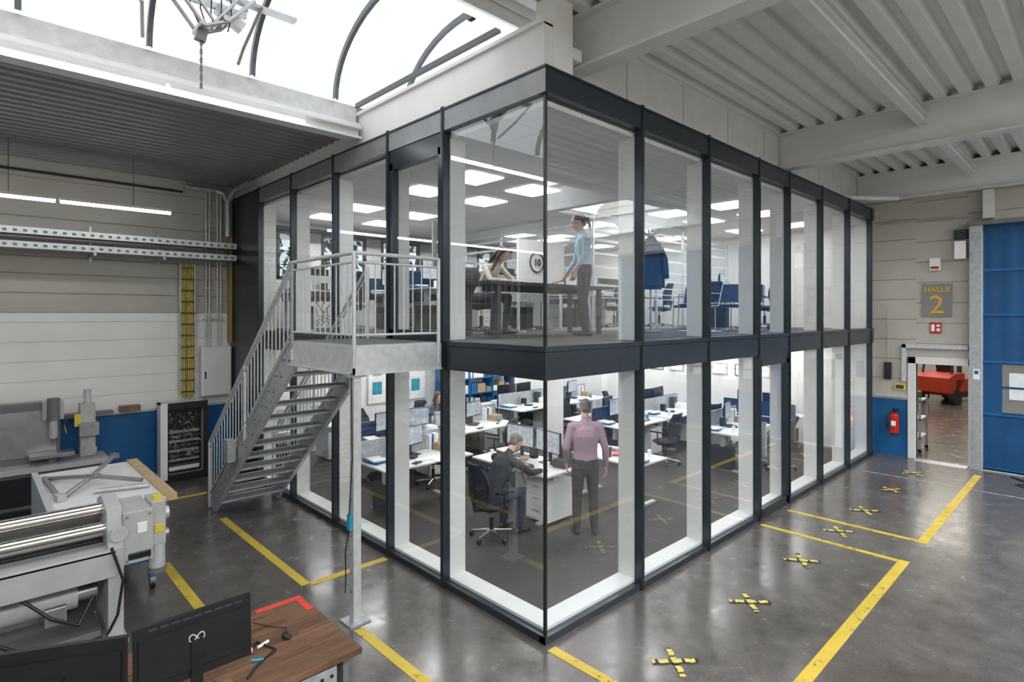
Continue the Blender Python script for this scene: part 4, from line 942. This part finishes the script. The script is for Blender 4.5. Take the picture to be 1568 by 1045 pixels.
def person(name, loc, rz, J, shirt, trous, hairm, hair='short', build=1.0, woman=False, sleeve='long', hands=(((0,0,-1), (1,0,0), .25), ((0,0,-1), (-1,0,0), .25)), headrot=(0, 0)):
    b = B(name); k = build
    v = lambda q: Vector(q)
    P = []
    pel, wai, che, nb = [v(J[i]) for i in ('pelvis', 'waist', 'chest', 'neck')]
    hd = v(J['head'])
    shw = .92 if woman else 1.0
    sd = (v(J['shR'])-v(J['shL'])).normalized(); hsd = (v(J['hipR'])-v(J['hipL'])).normalized()
    top = nb-(nb-che)*.12
    P.append(([tuple(pel), tuple(wai), tuple(che), tuple(che.lerp(top, .6)), tuple(top)], [.165*k*(1.03 if woman else 1), (.125 if woman else .150)*k, .165*k*shw, .155*k*shw, .085*k], [.115*k, .105*k, .125*k, .105*k, .065], tuple(sd), 's'))
    P.append(([tuple(pel-(wai-pel)*.55), tuple(pel)], [.155*k, .168*k], [.115*k, .118*k], tuple(hsd), 't'))
    P.append(([tuple(nb-(hd-nb)*.35), tuple(nb), tuple(hd-(hd-nb)*.35)], [.06, .055, .055], [.06, .055, .056], tuple(sd), 'k'))
    P.append(([tuple(nb-(hd-nb)*.3), tuple(nb-(hd-nb)*.0)], [.075, .066], [.07, .064], tuple(sd), 's'))
    for s_ in 'LR':
        sh, el, wr = v(J['sh'+s_]), v(J['el'+s_]), v(J['wr'+s_])
        P.append(([tuple(top.lerp(sh, .25)-v((0,0,.02))), tuple(sh)], [.06*k, .062*k], [.065*k, .062*k], (0,0,1) if abs(sd.z) < .9 else (0,1,0), 's'))
        a = .058*k if not woman else .047
        P.append(([tuple(sh), tuple(sh.lerp(el, .45)), tuple(el)], [a*1.03, a*.92, a*.78], [a*1.03, a*.92, a*.78], (0,1,.2), 's'))
        m_ = el.lerp(wr, .5)
        if sleeve == 'long': P.append(([tuple(el), tuple(el.lerp(wr, .35)), tuple(el.lerp(wr, .94))], [a*.78, a*.76, a*.58], [a*.78, a*.76, a*.58], (0,1,.2), 's'))
        else: P.append(([tuple(el), tuple(m_)], [a*.8, a*.74], [a*.8, a*.74], (0,1,.2), 's')); 
        P.append(([tuple(el.lerp(wr, .3)), tuple(el.lerp(wr, .6)), tuple(wr)], [.034, .031, .024], [.034, .031, .022], (0,1,.2), 'k'))
        hp, kn, an, to = v(J['hip'+s_]), v(J['kn'+s_]), v(J['an'+s_]), v(J['to'+s_])
        P.append(([tuple(hp), tuple(hp.lerp(kn, .4)), tuple(kn)], [.092*k, .082*k, .062*k], [.098*k, .088*k, .064*k], tuple(hsd), 't'))
        P.append(([tuple(kn), tuple(kn.lerp(an, .3)), tuple(an+(kn-an).normalized()*.03)], [.062*k, .062*k, .052*k], [.064*k, .066*k, .054*k], tuple(hsd), 't'))
        fd = (to-an); fd.z = 0; fd.normalize(); heel = v((an.x, an.y, to.z))-fd*.045
        P.append(([tuple(an), tuple(v((an.x, an.y, to.z+.02)))], [.040, .042], [.040, .045], tuple(hsd), 'f'))
        P.append(([tuple(heel), tuple(heel.lerp(to, .5)), tuple(to)], [.036, .042, .038], [.038, .034, .026], tuple(v((-fd.y, fd.x, 0))), 'f'))
    addfused(b, P, .0105, {'s': shirt, 't': trous, 'k': M_skin, 'f': M_shoe}, 5)
    for s_, (d, pn, cu) in zip('LR', hands):
        fwd = (0, 1, .2); hand(b, J['wr'+s_], d, pn, cu, fwd if abs(Vector(d).normalized().y) < .7 else ((1,0,0) if s_ == 'L' else (-1,0,0)))
    S = b.M.copy(); b.M = b.M @ Matrix.Translation(hd) @ Matrix.Rotation(headrot[1], 4, 'Z') @ Matrix.Rotation(headrot[0], 4, 'X')
    H = [([(0, -.03, .035), (0, .015, .04)], [.073, .07], [.078, .075], (1,0,0), 'k'),
         ([(0, -.01, -.02), (0, .035, -.03)], [.062, .056], [.07, .06], (1,0,0), 'k'),
         ([(0, .03, -.055), (0, .062, -.078)], [.046, .026], [.04, .024], (1,0,0), 'k'),
         ([(0, .082, .022), (0, .100, -.012), (0, .104, -.022)], [.008, .012, .013], [.008, .010, .010], (1,0,0), 'k'),
         ([(-.05, .072, .038), (0, .084, .036), (.05, .072, .038)], [.012, .012, .012], [.01, .01, .01], (0,0,1), 'k'),
         ([(-.074, -.008, .018), (-.084, -.014, .0), (-.078, -.008, -.022)], [.012, .015, .009], [.007, .007, .006], (0,1,0), 'k'),
         ([(.074, -.008, .018), (.084, -.014, .0), (.078, -.008, -.022)], [.012, .015, .009], [.007, .007, .006], (0,1,0), 'k')]
    addfused(b, H, .006, {'k': M_skin}, 3)
    for sx in (-1, 1):
        b.ball((sx*.031, .079, .012), .0125, M_eye, 10, 8); b.ball((sx*.031, .0885, .012), .006, M_iris, 8, 6)
        b.cyl((sx*.016, .094, .036), (sx*.046, .084, .036), .0045, hairm, 6)
    b.ball((0, .087, -.047), .022, M_lip, 10, 6, (1, .35, .28))
    if hair == 'short':
        HH = [([(0, -.045, .05), (0, .01, .068)], [.080, .074], [.086, .068], (1,0,0), 'h'), ([(0, -.06, -.01), (0, -.05, .04)], [.07, .078], [.05, .06], (1,0,0), 'h')]
    else:
        HH = [([(0, -.045, .045), (0, -.005, .060)], [.082, .077], [.084, .068], (1,0,0), 'h'), ([(0, -.06, -.04), (0, -.05, .04)], [.070, .081], [.045, .055], (1,0,0), 'h')]
        if hair == 'long':
            for sx in (-1, 1): HH.append(([(sx*.062, -.01, .06), (sx*.078, .0, -.04), (sx*.075, .03, -.14), (sx*.06, .06, -.26)], [.03, .028, .028, .012], [.04, .036, .03, .012], (0,1,0), 'h'))
            HH.append(([(0, -.07, .0), (0, -.085, -.12), (0, -.07, -.24)], [.075, .07, .045], [.04, .035, .02], (1,0,0), 'h'))
        if hair == 'tail': HH.append(([(0, -.11, .03), (0, -.145, -.01), (0, -.14, -.09), (0, -.12, -.16)], [.02, .026, .024, .01], [.02, .026, .024, .01], (1,0,0), 'h'))
    addfused(b, HH, .0065, {'h': hairm}, 3)
    b.M = S
    return b.done(loc=loc, rz=rz)

stand = dict(pelvis=(0, 0, .98), waist=(0, .0, 1.12), chest=(0, -.01, 1.34), neck=(0, -.01, 1.52), head=(0, .035, 1.695),
    shL=(-.185, -.01, 1.455), shR=(.185, -.01, 1.455), elL=(-.27, -.03, 1.17), elR=(.27, -.03, 1.16), wrL=(-.25, .10, .95), wrR=(.29, .05, .90),
    hipL=(-.09, 0, .92), hipR=(.09, 0, .92), knL=(-.11, .02, .50), knR=(.11, .01, .50), anL=(-.12, -.02, .09), anR=(.12, -.03, .09), toL=(-.15, .15, .035), toR=(.15, .14, .035))
person('standing_man', (2.30, 1.40, Z1), math.radians(-43), stand, M_pink, M_trous, M_hgrey, 'short', 1.10, headrot=(-.35, .1))
w = dict(pelvis=(0, 0, .95), waist=(0, .0, 1.08), chest=(0, .02, 1.27), neck=(0, .03, 1.43), head=(0, .085, 1.595),
    shL=(-.16, .02, 1.375), shR=(.16, .03, 1.375), elL=(-.23, .03, 1.12), elR=(.26, .09, 1.07), wrL=(-.19, .16, .91), wrR=(.29, .27, .80),
    hipL=(-.085, 0, .89), hipR=(.085, 0, .89), knL=(-.09, .03, .49), knR=(.10, .02, .49), anL=(-.09, -.02, .09), anR=(.11, -.03, .09), toL=(-.10, .14, .035), toR=(.13, .13, .035))
person('standing_woman', (2.50, 1.58, Z2), math.radians(50), w, M_lblue, M_jeans, M_hdark, 'tail', .93, True, 'half', hands=(((0, .3, -1), (1, 0, 0), .3), ((.15, 1, -.22), (0, 0, -1), .1)), headrot=(-.45, 0))
seat = dict(pelvis=(0, -.02, .57), waist=(0, .04, .70), chest=(0, .18, .90), neck=(0, .31, 1.06), head=(0, .42, 1.18),
    shL=(-.18, .25, 1.0), shR=(.18, .25, 1.0), elL=(-.27, .42, .80), elR=(.27, .44, .80), wrL=(-.16, .64, .785), wrR=(.19, .68, .785),
    hipL=(-.09, 0, .54), hipR=(.09, 0, .54), knL=(-.14, .43, .56), knR=(.15, .42, .56), anL=(-.14, .36, .09), anR=(.15, .38, .09), toL=(-.16, .54, .035), toR=(.18, .55, .035))
fl = (((.2, 1, -.05), (0, 0, -1), .18), ((-.2, 1, -.05), (0, 0, -1), .18))
seatm = dict(seat); seatm.update(wrL=(-.2, .80, .785), wrR=(.2, .78, .785), elL=(-.27, .52, .82), elR=(.26, .5, .82), head=(0, .47, 1.19))
person('seated_man', (SM[0], SM[1], Z1), math.radians(-88), seatm, M_jacket, M_jeans, M_hgrey, 'short', 1.05, hands=fl, headrot=(-.6, 0))
person('seated_woman', (1.86, 3.07, Z2), math.pi+.1, seat, M_cream, M_jeans, M_hdark, 'long', .9, True, hands=fl, headrot=(-.75, .3))
person('seated_colleague', (3.6, 6.95, Z1), math.pi, seat, M_grey, M_jeans, M_hbrown, 'long', .95, True, hands=fl, headrot=(-.4, 0))

# ------------------------------------------------------------------ world & camera
wd = bpy.data.worlds.new('World'); sc.world = wd; wd.use_nodes = True
wd.node_tree.nodes['Background'].inputs['Color'].default_value = (.85, .92, 1, 1); wd.node_tree.nodes['Background'].inputs['Strength'].default_value = 1.2
cam = bpy.data.cameras.new('camera'); co = bpy.data.objects.new('camera', cam); COL.objects.link(co)
co.location = (-3.82, -3.567, 3.0); co.rotation_euler = (math.pi/2, 0, math.radians(-43.63)); cam.sensor_width = 36; cam.clip_end = 200
cam.lens = 20.09; cam.shift_y = -.0258
sc.camera = co
sc.view_settings.view_transform = 'Standard'; sc.view_settings.look = 'None'; sc.view_settings.exposure = 0.1
